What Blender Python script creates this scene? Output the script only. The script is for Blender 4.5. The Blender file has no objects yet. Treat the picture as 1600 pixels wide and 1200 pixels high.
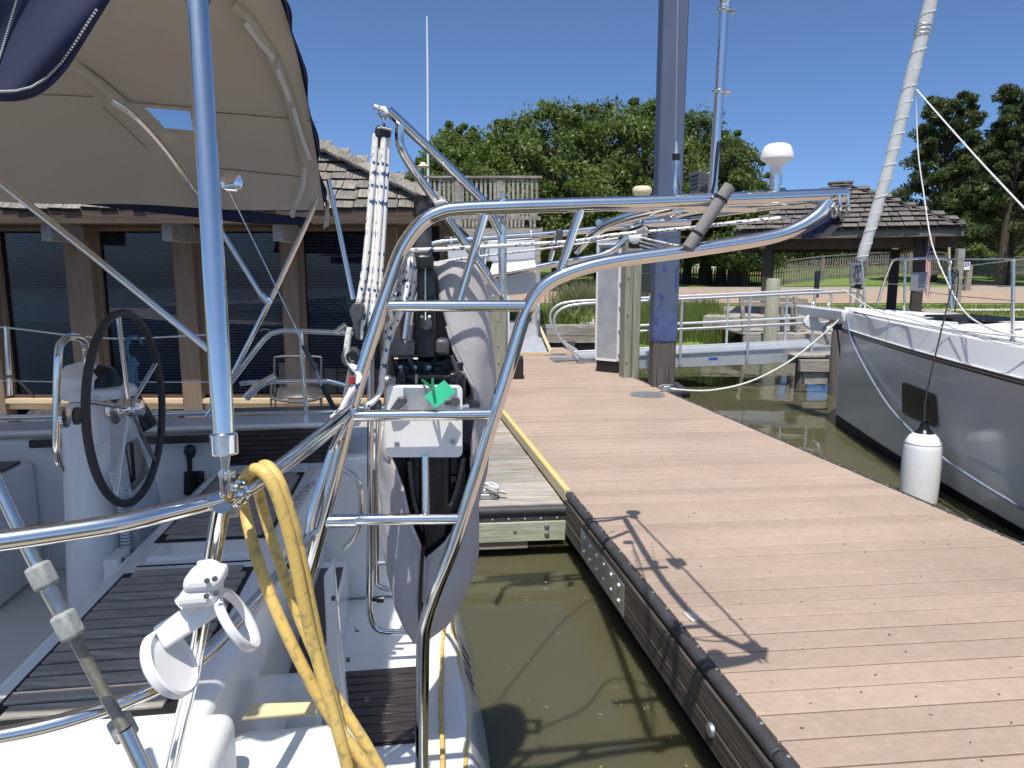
import bpy, bmesh, math, random
import numpy as np
from mathutils import Vector, Matrix
random.seed(7); rng = np.random.default_rng(7)
scn = bpy.context.scene
col = scn.collection
V = Vector
# ------------------------------------------------------------------ camera
EYE = V((0, 0, 1.55)); F = 1110.0; PITCH = math.atan((600-428)/F)
cam = bpy.data.cameras.new('camera'); camo = bpy.data.objects.new('camera', cam); col.objects.link(camo)
camo.location = EYE; camo.rotation_euler = (math.pi/2-PITCH, 0, 0)
cam.sensor_fit = 'HORIZONTAL'; cam.sensor_width = 36; cam.lens = 36*F/1600
cam.clip_start = .05; cam.clip_end = 2000
scn.camera = camo
# ------------------------------------------------------------------ daylight
SUN = V((.126, .711, -1.763)).normalized()      # the way the light travels
world = bpy.data.worlds.new('World'); scn.world = world; world.use_nodes = True
nt = world.node_tree; nt.nodes.clear()
sky = nt.nodes.new('ShaderNodeTexSky'); sky.sky_type = 'NISHITA'; sky.sun_disc = False
sky.sun_elevation = math.asin(-SUN.z); sky.sun_rotation = math.atan2(-SUN.x, -SUN.y)
sky.air_density = .42; sky.dust_density = 1.5; sky.ozone_density = 8; sky.altitude = 0
bg = nt.nodes.new('ShaderNodeBackground'); bg.inputs[1].default_value = .15
wo = nt.nodes.new('ShaderNodeOutputWorld')
tint = nt.nodes.new('ShaderNodeMixRGB'); tint.blend_type = 'MULTIPLY'; tint.inputs[0].default_value = 1; tint.inputs[2].default_value = (.95, 1.035, 1.02, 1)
nt.links.new(sky.outputs[0], tint.inputs[1]); nt.links.new(tint.outputs[0], bg.inputs[0]); nt.links.new(bg.outputs[0], wo.inputs[0])
sl = bpy.data.lights.new('sun', 'SUN'); sl.energy = 3.9; sl.angle = math.radians(.53); sl.color = (1, .95, .87)
so = bpy.data.objects.new('sun', sl); col.objects.link(so); so.location = (0, 0, 30)
so.rotation_euler = SUN.to_track_quat('-Z', 'Y').to_euler()
scn.view_settings.view_transform = 'Standard'; scn.view_settings.look = 'None'
scn.view_settings.exposure = .42; scn.view_settings.gamma = 1.0; scn.view_settings.use_curve_mapping = False

# ------------------------------------------------------------------ survey helpers: sight lines measured from the tripod
def ray(x, y):
    u = (x-800)/F; v = (y-600)/F; c, s = math.cos(PITCH), math.sin(PITCH)
    return V((u, c-v*s, -s-v*c))
def P(x, y, Y): r = ray(x, y); return EYE+r*(Y/r.y)
def G(x, y, z=0.0): r = ray(x, y); return EYE+r*((z-EYE.z)/r.z)
E1 = V((math.cos(math.radians(8)), math.sin(math.radians(8)), 0)); E2 = V((-E1.y, E1.x, 0)); BO = V((0, 1.87, 0))
def A(x, y, b):                       # on the fore-and-aft plane b metres to starboard of the port davit
    r = ray(x, y); return EYE+r*((b-(EYE-BO).dot(E2))/r.dot(E2))
def Aa(x, y, a):                      # on the athwartships plane at station a
    r = ray(x, y); return EYE+r*((a-(EYE-BO).dot(E1))/r.dot(E1))
def proj(p):
    d = V(p)-EYE; c, s = math.cos(PITCH), math.sin(PITCH); f = d.y*c-d.z*s
    return 800+F*d.x/f, 600-F*(d.y*s+d.z*c)/f
def BT(a, b, z): return BO+E1*a+E2*b+V((0, 0, z))
DD = V((-.168, 1, 0)).normalized(); DX = V((math.cos(math.radians(6)), math.sin(math.radians(6)), 0))
def dockL(Y): return 1.263-.168*Y
def dockR(Y): return 3.617-.168*Y
UP = V((0, 0, 1))

# ------------------------------------------------------------------ materials
MATS = {}
def mat(name, c, rough=.5, metal=0., c2=None, sc=6., stretch=(1, 1, 1), bump=0., bsc=None, var=0., spec=.5, detail=5., lo=.35, hi=.65, coat=0., trans=0., c3=None, sc3=1.5, lo3=.5, hi3=.68, dirt=0.):
    if name in MATS: return MATS[name]
    m = bpy.data.materials.new(name); m.use_nodes = True; n = m.node_tree.nodes; L = m.node_tree.links
    b = n['Principled BSDF']; b.inputs['Roughness'].default_value = rough; b.inputs['Metallic'].default_value = metal
    b.inputs['Specular IOR Level'].default_value = spec; b.inputs['Coat Weight'].default_value = coat; b.inputs['Coat Roughness'].default_value = .04
    c = (*c, 1)
    tc = n.new('ShaderNodeTexCoord'); mp = n.new('ShaderNodeMapping'); mp.inputs['Scale'].default_value = stretch
    L.new(tc.outputs['Object'], mp.inputs[0])
    oi = n.new('ShaderNodeObjectInfo'); add = n.new('ShaderNodeVectorMath'); add.operation = 'MULTIPLY_ADD'
    add.inputs[1].default_value = (1, 1, 1)
    L.new(mp.outputs[0], add.inputs[0])
    sh = n.new('ShaderNodeVectorMath'); sh.operation = 'SCALE'; sh.inputs[0].default_value = (37, 91, 53)
    L.new(oi.outputs['Random'], sh.inputs['Scale']); L.new(sh.outputs[0], add.inputs[2])
    out = None
    if c2 is not None:
        t = n.new('ShaderNodeTexNoise'); t.inputs['Scale'].default_value = sc; t.inputs['Detail'].default_value = detail; t.inputs['Roughness'].default_value = .62
        L.new(add.outputs[0], t.inputs['Vector'])
        r = n.new('ShaderNodeValToRGB'); r.color_ramp.elements[0].position = lo; r.color_ramp.elements[1].position = hi
        r.color_ramp.elements[0].color = c; r.color_ramp.elements[1].color = (*c2, 1)
        L.new(t.outputs[0], r.inputs[0]); out = r.outputs[0]
        if c3 is not None:
            t3 = n.new('ShaderNodeTexNoise'); t3.inputs['Scale'].default_value = sc3; t3.inputs['Detail'].default_value = 6
            L.new(add.outputs[0], t3.inputs['Vector'])
            r3 = n.new('ShaderNodeValToRGB'); r3.color_ramp.elements[0].position = lo3; r3.color_ramp.elements[1].position = hi3
            mx = n.new('ShaderNodeMixRGB'); mx.inputs[2].default_value = (*c3, 1)
            L.new(t3.outputs[0], r3.inputs[0]); L.new(r3.outputs[0], mx.inputs[0]); L.new(out, mx.inputs[1]); out = mx.outputs[0]
    if dirt and out is not None:      # stains that lie where they lie, across the pieces
        ge = n.new('ShaderNodeNewGeometry'); td = n.new('ShaderNodeTexNoise'); td.inputs['Scale'].default_value = .9; td.inputs['Detail'].default_value = 7; td.inputs['Roughness'].default_value = .7
        L.new(ge.outputs['Position'], td.inputs['Vector']); rd = n.new('ShaderNodeValToRGB'); rd.color_ramp.elements[0].position = .36; rd.color_ramp.elements[1].position = .60
        rd.color_ramp.elements[0].color = (1-dirt, 1-dirt, 1-dirt, 1); rd.color_ramp.elements[1].color = (1, 1, 1, 1); L.new(td.outputs[0], rd.inputs[0])
        md = n.new('ShaderNodeMixRGB'); md.blend_type = 'MULTIPLY'; md.inputs[0].default_value = 1; L.new(out, md.inputs[1]); L.new(rd.outputs[0], md.inputs[2]); out = md.outputs[0]
    if var:
        hs = n.new('ShaderNodeHueSaturation'); mr = n.new('ShaderNodeMapRange')
        mr.inputs[3].default_value = 1-var; mr.inputs[4].default_value = 1+var
        L.new(oi.outputs['Random'], mr.inputs[0]); L.new(mr.outputs[0], hs.inputs['Value'])
        if out is not None: L.new(out, hs.inputs['Color'])
        else: hs.inputs['Color'].default_value = c
        out = hs.outputs[0]
    if out is not None: L.new(out, b.inputs['Base Color'])
    else: b.inputs['Base Color'].default_value = c
    if bump:
        t2 = n.new('ShaderNodeTexNoise'); t2.inputs['Scale'].default_value = bsc or sc*3; t2.inputs['Detail'].default_value = 4
        L.new(add.outputs[0], t2.inputs['Vector'])
        bp = n.new('ShaderNodeBump'); bp.inputs['Strength'].default_value = bump; bp.inputs['Distance'].default_value = .01
        L.new(t2.outputs[0], bp.inputs['Height']); L.new(bp.outputs[0], b.inputs['Normal'])
    if trans:
        tr = n.new('ShaderNodeBsdfTranslucent'); ms = n.new('ShaderNodeMixShader'); ms.inputs[0].default_value = trans
        if out is not None: L.new(out, tr.inputs[0])
        else: tr.inputs[0].default_value = c
        L.new(b.outputs[0], ms.inputs[1]); L.new(tr.outputs[0], ms.inputs[2]); L.new(ms.outputs[0], n['Material Output'].inputs[0])
    MATS[name] = m; return m
def leafmat(name, c, c2):
    if name in MATS: return MATS[name]
    m = mat(name, c, .45, c2=c2, sc=.9, detail=3, lo=.3, hi=.7, spec=.3, trans=.35); return m
steel = mat('polished stainless steel', (.72, .71, .69), .075, 1, c2=(.78, .77, .75), sc=9, bump=.02, bsc=30)
steel_w = mat('worn stainless steel', (.62, .61, .59), .2, 1, c2=(.7, .69, .67), sc=40)
galv = mat('galvanised metal', (.42, .43, .44), .42, .8, c2=(.56, .57, .58), sc=30)
alu = mat('aluminium', (.56, .565, .57), .4, .55, c2=(.63, .635, .64), sc=10, bump=.05)
alu_sheet = mat('cabinet aluminium', (.44, .47, .52), .38, .35, c2=(.54, .57, .61), sc=5)
gel = mat('white gelcoat', (.74, .75, .74), .16, c2=(.79, .795, .785), sc=3, coat=.35, bump=.012, bsc=3)
gelgrip = mat('white nonskid', (.72, .73, .72), .42, c2=(.77, .775, .765), sc=160, bump=.25, bsc=260)
hullw = mat('yacht white hull', (.80, .805, .81), .16, c2=(.83, .835, .84), sc=1.5, coat=.22)
white_p = mat('white plastic', (.78, .785, .78), .34, c2=(.82, .82, .815), sc=12)
cream_p = mat('cream plastic', (.70, .60, .36), .45, c2=(.74, .66, .45), sc=20)
black_p = mat('black plastic', (.012, .012, .014), .32, c2=(.022, .022, .024), sc=20)
black_g = mat('black engine paint', (.008, .008, .010), .24, c2=(.016, .016, .018), sc=20, bump=.1, bsc=60)
rubber = mat('black rubber', (.035, .036, .039), .62, c2=(.055, .056, .06), sc=8, bump=.1, bsc=60)
darkgrey = mat('dark grey plastic', (.06, .062, .068), .4, c2=(.085, .088, .095), sc=20)
foam = mat('grey foam', (.20, .185, .18), .85, c2=(.25, .235, .23), sc=60, bump=.2, bsc=200)
padgrey = mat('grey foam pad', (.26, .27, .265), .9, c2=(.36, .37, .36), sc=120, bump=.1, bsc=220)
compo = mat('composite deck board', (.375, .285, .222), .68, c2=(.42, .322, .257), sc=30, stretch=(.6, 1.5, 1), bump=.14, bsc=60, var=.085, spec=.3, c3=(.45, .36, .30), sc3=40, lo3=.58, hi3=.74, dirt=.15)
greywood = mat('weathered grey wood', (.25, .225, .195), .82, c2=(.50, .465, .42), sc=9, stretch=(.35, 4, 4), bump=.5, bsc=14, var=.14, c3=(.33, .27, .2), sc3=2, dirt=.25)
greenwood = mat('treated pale green wood', (.33, .37, .26), .75, c2=(.47, .49, .36), sc=5, stretch=(.5, 5, 5), bump=.3, bsc=14)
postwood = mat('green grey post wood', (.20, .205, .155), .8, c2=(.34, .335, .27), sc=8, stretch=(5, 5, .25), bump=.4, bsc=14)
darkwood = mat('dark fascia wood', (.045, .04, .035), .8, c2=(.12, .10, .08), sc=5, stretch=(.25, .25, 7), bump=.5, bsc=9, var=.1)
brownwood = mat('brown stained wood', (.05, .035, .025), .75, c2=(.10, .068, .048), sc=5, stretch=(.3, 3, 5), bump=.2)
tanwood = mat('tan painted timber', (.16, .115, .08), .7, c2=(.215, .157, .113), sc=5, stretch=(3, 3, .3), bump=.2)
tansill = mat('tan sill timber', (.55, .42, .25), .7, c2=(.66, .53, .34), sc=8, stretch=(.4, 4, 4), bump=.2)
pilewood = mat('bare pile wood', (.07, .06, .055), .85, c2=(.13, .115, .105), sc=7, stretch=(6, 6, .3), bump=.4)
shake = mat('weathered cedar shake', (.125, .108, .09), .85, c2=(.29, .262, .228), sc=14, stretch=(4, .5, .5), bump=.6, bsc=18, var=.28)
shake_d = mat('dark weathered shake', (.085, .074, .064), .85, c2=(.19, .168, .148), sc=10, stretch=(4, .5, .5), bump=.6, bsc=18, var=.28)
teak = mat('weathered teak slat', (.235, .215, .19), .72, c2=(.40, .37, .33), sc=10, stretch=(.5, 6, 1), bump=.25, bsc=18, var=.08)
teakd = mat('blackish teak', (.022, .018, .018), .35, c2=(.05, .04, .038), sc=10, stretch=(.5, 6, 1), bump=.2, var=.12)  # teak tone far darker than the seat slats
caulk = mat('black caulking', (.008, .008, .009), .6)
yellow_c = mat('yellow cord jacket', (.66, .45, .125), .48, c2=(.70, .50, .16), sc=7, c3=(.40, .305, .12), sc3=70, lo3=.54, hi3=.66, bump=.12, bsc=90)
yellow_paint = mat('yellow kerb paint', (.68, .51, .16), .6, c2=(.58, .50, .30), sc=26, lo=.45, hi=.7)
kerbwood = mat('pale kerb timber', (.50, .42, .25), .75, c2=(.60, .52, .34), sc=9, stretch=(.4, 4, 4), bump=.25)
beige = mat('beige pad', (.62, .54, .31), .8, c2=(.68, .60, .37), sc=50)
tan_canvas = mat('tan canvas underside', (.58, .505, .415), .85, c2=(.615, .54, .445), sc=2.5, bump=.15, bsc=9, trans=.10)
tan_trim = mat('tan canvas binding', (.50, .45, .375), .85, c2=(.55, .50, .42), sc=30, trans=.08)
navy = mat('navy canvas', (.010, .013, .048), .8, c2=(.017, .023, .075), sc=3, bump=.08, bsc=7)
stitch = mat('white stitching', (.62, .62, .6), .8)
lilac = mat('grey lilac cover cloth', (.40, .385, .395), .88, c2=(.46, .445, .45), sc=4, bump=.6, bsc=9)
green_tag = mat('green plastic tag', (.04, .50, .26), .5, c2=(.05, .56, .30), sc=12)
red_p = mat('red tape', (.35, .03, .02), .6)
blue_rope = mat('blue rope', (.06, .15, .25), .85, c2=(.12, .24, .36), sc=40, bump=.3, bsc=80)
white_rope = mat('white dock line', (.62, .61, .57), .8, c2=(.72, .71, .67), sc=50, bump=.3, bsc=120)
bluegrey_rope = mat('grey blue dock line', (.16, .19, .26), .8, c2=(.22, .25, .32), sc=50)
black_rope = mat('black rope', (.015, .015, .018), .8)
pileblue = mat('blue pile wrap', (.070, .095, .155), .6, c2=(.085, .113, .178), sc=3, stretch=(1, 1, .5), lo=.3, hi=.7)
pileblue_low = mat('blue pile lower coat', (.06, .085, .20), .6, c2=(.08, .11, .22), sc=5, lo=.35, hi=.6)
pileblue2 = mat('dark blue paint patch', (.035, .055, .19), .6)
glassd = None
brick = None
sailcover = mat('white sail cover', (.82, .82, .80), .38, c2=(.86, .86, .84), sc=14, stretch=(1, 1, .5), bump=.35, bsc=9, trans=.45)
hullg = mat('yacht pale grey hull', (.50, .49, .475), .2, c2=(.525, .515, .50), sc=1.2, coat=.2)
antifoul = mat('black bottom paint', (.006, .006, .008), .6)
stripe = mat('dark brown hull stripe', (.03, .026, .024), .35)
fender_w = mat('white fender vinyl', (.83, .84, .83), .34, c2=(.87, .875, .87), sc=6)
concrete = mat('pale concrete', (.44, .40, .34), .85, c2=(.52, .48, .41), sc=8, bump=.2)
redcloth = mat('red cloth', (.45, .06, .05), .7); flagblue = mat('flag blue', (.03, .05, .2), .8); flagred = mat('flag red', (.5, .05, .07), .8); flagwhite = mat('flag white', (.75, .75, .75), .8)
signblue = mat('sign blue', (.02, .09, .38), .5); signgrey = mat('grey sign', (.20, .21, .24), .5); ink = mat('dark lettering', (.02, .02, .025), .6); purple = mat('purple print', (.04, .025, .12), .6)
bark = mat('bark', (.05, .04, .03), .9, c2=(.10, .08, .06), sc=6, stretch=(3, 3, .5), bump=.8, bsc=9)
butt_shade = mat('painted butt shade', (.012, .011, .010), .9)  # shade line under each shake course, painted near-black on the butt ends
leaf_oak = leafmat('oak leaves', (.11, .165, .035), (.19, .245, .07))
leaf_oak2 = leafmat('darker oak leaves', (.09, .135, .036), (.155, .20, .06))
leaf_pine = leafmat('pine needles', (.06, .09, .034), (.115, .145, .052))
leaf_far = leafmat('far foliage', (.045, .07, .025), (.08, .11, .04))
reed_m = leafmat('reeds', (.14, .20, .045), (.21, .26, .085)); straw = leafmat('pale reeds', (.28, .27, .14), (.2, .24, .09))
def mk_flecked(name, base, fleck):
    m = bpy.data.materials.new(name); m.use_nodes = True; n = m.node_tree.nodes; L = m.node_tree.links
    b = n['Principled BSDF']; b.inputs['Roughness'].default_value = .8
    uv = n.new('ShaderNodeUVMap')
    ch = n.new('ShaderNodeTexBrick'); mp = n.new('ShaderNodeMapping'); mp.inputs['Scale'].default_value = (60, 4.0, 1)
    L.new(uv.outputs[0], mp.inputs[0]); L.new(mp.outputs[0], ch.inputs[0])
    ch.inputs['Scale'].default_value = 1; ch.inputs['Mortar Size'].default_value = .0; ch.inputs['Bias'].default_value = 0
    ch.inputs['Brick Width'].default_value = .5; ch.inputs['Row Height'].default_value = .5
    ch.inputs['Color1'].default_value = (0, 0, 0, 1); ch.inputs['Color2'].default_value = (1, 1, 1, 1)
    rp = n.new('ShaderNodeValToRGB'); rp.color_ramp.interpolation = 'CONSTANT'; rp.color_ramp.elements[1].position = .85; rp.color_ramp.elements[0].color = (*base, 1); rp.color_ramp.elements[1].color = (*fleck, 1); L.new(ch.outputs[0], rp.inputs[0])
    t = n.new('ShaderNodeTexWave'); t.inputs['Scale'].default_value = 60; mp2 = n.new('ShaderNodeMapping'); mp2.inputs['Scale'].default_value = (1, .05, 1)
    L.new(uv.outputs[0], mp2.inputs[0]); L.new(mp2.outputs[0], t.inputs[0])
    bp = n.new('ShaderNodeBump'); bp.inputs['Strength'].default_value = .1; bp.inputs['Distance'].default_value = .002
    L.new(t.outputs[1], bp.inputs['Height']); L.new(bp.outputs[0], b.inputs['Normal'])
    L.new(rp.outputs[0], b.inputs['Base Color']); return m
fleck = mk_flecked('white rope with blue flecks', (.78, .77, .73), (.03, .08, .22))
def mk_glass(name, tint, alpha):
    m = bpy.data.materials.new(name); m.use_nodes = True; n = m.node_tree.nodes; L = m.node_tree.links; n.remove(n['Principled BSDF'])
    tr = n.new('ShaderNodeBsdfTransparent'); tr.inputs[0].default_value = (*tint, 1); gl = n.new('ShaderNodeBsdfGlossy'); gl.inputs['Roughness'].default_value = .015
    fr = n.new('ShaderNodeFresnel'); fr.inputs[0].default_value = alpha; mx = n.new('ShaderNodeMixShader')
    L.new(fr.outputs[0], mx.inputs[0]); L.new(tr.outputs[0], mx.inputs[1]); L.new(gl.outputs[0], mx.inputs[2]); L.new(mx.outputs[0], n['Material Output'].inputs[0]); return m
glass = mk_glass('window glass', (.72, .75, .8), 1.42)
vinylw = mk_glass('clear vinyl', (.75, .78, .8), 1.45)
def mk_brick():
    m = bpy.data.materials.new('brick paving'); m.use_nodes = True; n = m.node_tree.nodes; L = m.node_tree.links; b = n['Principled BSDF']; b.inputs['Roughness'].default_value = .85
    tc = n.new('ShaderNodeTexCoord'); br = n.new('ShaderNodeTexBrick'); br.inputs['Scale'].default_value = 1; br.inputs['Brick Width'].default_value = .42; br.inputs['Row Height'].default_value = .2; br.inputs['Mortar Size'].default_value = .015
    br.inputs['Color1'].default_value = (.36, .262, .185, 1); br.inputs['Color2'].default_value = (.42, .32, .23, 1); br.inputs['Mortar'].default_value = (.2, .14, .10, 1)
    L.new(tc.outputs['Object'], br.inputs[0]); L.new(br.outputs[0], b.inputs['Base Color']); return m
brick = mk_brick()
def mk_water():
    m = bpy.data.materials.new('murky green water'); m.use_nodes = True; n = m.node_tree.nodes; L = m.node_tree.links; b = n['Principled BSDF']
    b.inputs['Roughness'].default_value = .03; b.inputs['IOR'].default_value = 1.33; b.inputs['Subsurface Weight'].default_value = 1; b.inputs['Subsurface Radius'].default_value = (1, .95, .7); b.inputs['Subsurface Scale'].default_value = .3
    tc = n.new('ShaderNodeTexCoord'); t = n.new('ShaderNodeTexNoise'); t.inputs['Scale'].default_value = .35; t.inputs['Detail'].default_value = 3
    L.new(tc.outputs['Object'], t.inputs[0]); r = n.new('ShaderNodeValToRGB'); r.color_ramp.elements[0].position = .3; r.color_ramp.elements[1].position = .7
    r.color_ramp.elements[0].color = (.082, .077, .041, 1); r.color_ramp.elements[1].color = (.098, .092, .052, 1)
    L.new(t.outputs[0], r.inputs[0]); L.new(r.outputs[0], b.inputs['Base Color'])
    t2 = n.new('ShaderNodeTexNoise'); t2.inputs['Scale'].default_value = 1.6; t2.inputs['Detail'].default_value = 2; t2.inputs['Roughness'].default_value = .4
    L.new(tc.outputs['Object'], t2.inputs[0]); bp = n.new('ShaderNodeBump'); bp.inputs['Strength'].default_value = .12; bp.inputs['Distance'].default_value = .05
    L.new(t2.outputs[0], bp.inputs['Height']); L.new(bp.outputs[0], b.inputs['Normal']); return m
water_m = mk_water()
grass_m = mat('lawn grass', (.10, .16, .03), .85, c2=(.17, .23, .06), sc=.9, detail=8, bump=.6, bsc=25, spec=.2, c3=(.19, .19, .07), sc3=.25)

# ------------------------------------------------------------------ mesh builder
class MB:
    def __init__(s): s.v = []; s.f = []; s.uv = {}
    def add(s, vs, fs):
        o = len(s.v); s.v += [tuple(p) for p in vs]; s.f += [tuple(i+o for i in f) for f in fs]; return s
    def hexa(s, p):                    # 8 corners: 4 below, 4 above, same order
        return s.add(p, [(3, 2, 1, 0), (4, 5, 6, 7), (0, 1, 5, 4), (1, 2, 6, 5), (2, 3, 7, 6), (3, 0, 4, 7)])
    def box(s, c, d, X=V((1, 0, 0)), Y=V((0, 1, 0)), Z=V((0, 0, 1))):
        c = V(c); a = X*(d[0]/2); b = Y*(d[1]/2); e = Z*(d[2]/2)
        return s.hexa([c-a-b-e, c+a-b-e, c+a+b-e, c-a+b-e, c-a-b+e, c+a-b+e, c+a+b+e, c-a+b+e])
    def bar(s, p, q, w, h, up=UP):     # square bar from p to q
        p = V(p); q = V(q); d = (q-p); L = d.length; d.normalize(); x = d.cross(up)
        if x.length < 1e-4: x = V((1, 0, 0))
        x.normalize(); z = x.cross(d)
        return s.box((p+q)/2, (w, L, h), x, d, z)
    def prism(s, poly, ex):
        n = len(poly); ex = V(ex); vs = [V(p) for p in poly]+[V(p)+ex for p in poly]
        return s.add(vs, [tuple(range(n-1, -1, -1)), tuple(range(n, 2*n))]+[(i, (i+1) % n, n+(i+1) % n, n+i) for i in range(n)])
    def tube(s, pts, r, n=12, caps=True, closed=False):
        pts = [V(p) for p in pts]; N = len(pts); rs = r if isinstance(r, (list, tuple)) else [r]*N
        T = []
        for i in range(N):
            a = pts[(i-1) % N] if closed or i > 0 else pts[i]; b = pts[(i+1) % N] if closed or i < N-1 else pts[i]
            t = b-a; T.append(t.normalized() if t.length > 1e-9 else V((0, 0, 1)))
        nrm = T[0].orthogonal().normalized(); base = len(s.v); Ls = 0
        for i in range(N):
            if i: Ls += (pts[i]-pts[i-1]).length
            nrm = (nrm-T[i]*nrm.dot(T[i])); nrm.normalize(); bi = T[i].cross(nrm)
            for k in range(n):
                a = 2*math.pi*k/n; s.v.append(tuple(pts[i]+(nrm*math.cos(a)+bi*math.sin(a))*rs[i]))
                s.uv[len(s.v)-1] = (Ls, k/n)
        M = N if closed else N-1
        for i in range(M):
            for k in range(n):
                j = (i+1) % N; s.f.append((base+i*n+k, base+i*n+(k+1) % n, base+j*n+(k+1) % n, base+j*n+k))
        if caps and not closed:
            s.f.append(tuple(base+k for k in range(n-1, -1, -1))); s.f.append(tuple(base+(N-1)*n+k for k in range(n)))
        return s
    def lathe(s, prof, o, ax=UP, n=20, cap=True):
        o = V(o); ax = V(ax).normalized(); x = ax.orthogonal().normalized(); y = ax.cross(x); base = len(s.v); N = len(prof)
        for r, h in prof:
            for k in range(n):
                a = 2*math.pi*k/n; s.v.append(tuple(o+ax*h+(x*math.cos(a)+y*math.sin(a))*r))
        for i in range(N-1):
            for k in range(n): s.f.append((base+i*n+k, base+i*n+(k+1) % n, base+(i+1)*n+(k+1) % n, base+(i+1)*n+k))
        if cap: s.f.append(tuple(base+k for k in range(n-1, -1, -1))); s.f.append(tuple(base+(N-1)*n+k for k in range(n)))
        return s
    def grid(s, fn, nu, nv, cu=False):
        base = len(s.v); W = nu if cu else nu+1
        for j in range(nv+1):
            for i in range(W): s.v.append(tuple(fn(i/nu, j/nv)))
        for j in range(nv):
            for i in range(nu):
                a = base+j*W+i; b = base+j*W+(i+1) % W; s.f.append((a, b, b+W, a+W))
        return s
    def torus(s, c, ax, R, r, n=28, m=10):
        ax = V(ax).normalized(); x = ax.orthogonal().normalized(); y = ax.cross(x); c = V(c)
        return s.tube([c+(x*math.cos(2*math.pi*i/n)+y*math.sin(2*math.pi*i/n))*R for i in range(n)], r, m, closed=True)
def smooth(pts, k=5):                 # Catmull-Rom through the points
    pts = [V(p) for p in pts]; out = []
    for i in range(len(pts)-1):
        p0 = pts[max(i-1, 0)]; p1 = pts[i]; p2 = pts[i+1]; p3 = pts[min(i+2, len(pts)-1)]
        for j in range(k):
            t = j/k; out.append(.5*((2*p1)+(p2-p0)*t+(2*p0-5*p1+4*p2-p3)*t*t+(3*p1-p0-3*p2+p3)*t**3))
    out.append(pts[-1]); return out
WO = {}
def mesh_of(name, mb, o):
    me = bpy.data.meshes.new(name); v = [(x-o.x, y-o.y, z-o.z) for x, y, z in mb.v]; me.from_pydata(v, [], mb.f)
    if mb.uv:
        uvl = me.uv_layers.new(name='UVMap')
        for l in me.loops: uvl.data[l.index].uv = mb.uv.get(l.vertex_index, (0, 0))
    me.polygons.foreach_set('use_smooth', [True]*len(me.polygons)); me.set_sharp_from_angle(angle=math.radians(38)); me.update(); return me
def obj(name, mb, m, parent=None, label=None, bevel=0, solid=0, kind=None, origin=None, seg=3):
    xs = np.array(mb.v); lo = xs.min(0); hi = xs.max(0)
    o = V(((lo[0]+hi[0])/2, (lo[1]+hi[1])/2, lo[2])) if origin is None else V(origin)
    me = mesh_of(name, mb, o); me.materials.append(m)
    ob = bpy.data.objects.new(name, me); col.objects.link(ob)
    po = WO[parent.name] if parent else V((0, 0, 0)); ob.location = o-po; WO[ob.name] = o
    if parent: ob.parent = parent
    if solid:
        md = ob.modifiers.new('thick', 'SOLIDIFY'); md.thickness = solid; md.offset = 0
    if bevel:
        md = ob.modifiers.new('bevel', 'BEVEL'); md.width = bevel; md.segments = seg; md.limit_method = 'ANGLE'; md.angle_limit = math.radians(40)
    if label: ob['label'] = label
    if kind: ob['kind'] = kind
    return ob
def tag(o, label, cat, group=None):
    o['label'] = label; o['category'] = cat
    if group: o['group'] = group
    return o
def thing(name, label, cat, loc, group=None):
    o = bpy.data.objects.new(name, None); col.objects.link(o); o.empty_display_size = .1; o.location = loc; WO[o.name] = V(loc); return tag(o, label, cat, group)
def inst(src, loc, parent, rot=None):  # shares the mesh of src
    o = src.copy(); col.objects.link(o); o.parent = parent; o.location = V(loc)-(WO[parent.name] if parent else V((0, 0, 0))); WO[o.name] = V(loc)
    if rot is not None: o.rotation_euler = rot
    return o
def struct(name, mb, m, **k):
    o = obj(name, mb, m, **k); o['kind'] = 'structure'; return o
def T(name, pts, r, m, parent=None, n=12, sm=0, **k):
    return obj(name, MB().tube(smooth(pts, sm) if sm else pts, r, n), m, parent, **k)
def npmesh(name, v, f, m, origin, parent=None):
    me = bpy.data.meshes.new(name); v = np.asarray(v, np.float32)-np.array(origin, np.float32); f = np.asarray(f, np.int32)
    me.vertices.add(len(v)); me.vertices.foreach_set('co', v.ravel()); n = len(f); w = f.shape[1]
    me.loops.add(n*w); me.loops.foreach_set('vertex_index', f.ravel()); me.polygons.add(n)
    me.polygons.foreach_set('loop_start', np.arange(0, n*w, w, dtype=np.int32)); me.polygons.foreach_set('loop_total', np.full(n, w, np.int32)); me.update(calc_edges=True)
    me.materials.append(m); o = bpy.data.objects.new(name, me); col.objects.link(o); o.location = V(origin)-(WO[parent.name] if parent else V((0, 0, 0))); WO[o.name] = V(origin)
    if parent: o.parent = parent
    return o
# =================================================================== THE SETTING
WZ = -.45
def flat(x0, y0, x1, y1, z): return MB().add([(x0, y0, z), (x1, y0, z), (x1, y1, z), (x0, y1, z)], [(0, 1, 2, 3)])
struct('water', flat(-120, -80, 160, 60, WZ), water_m)
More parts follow.
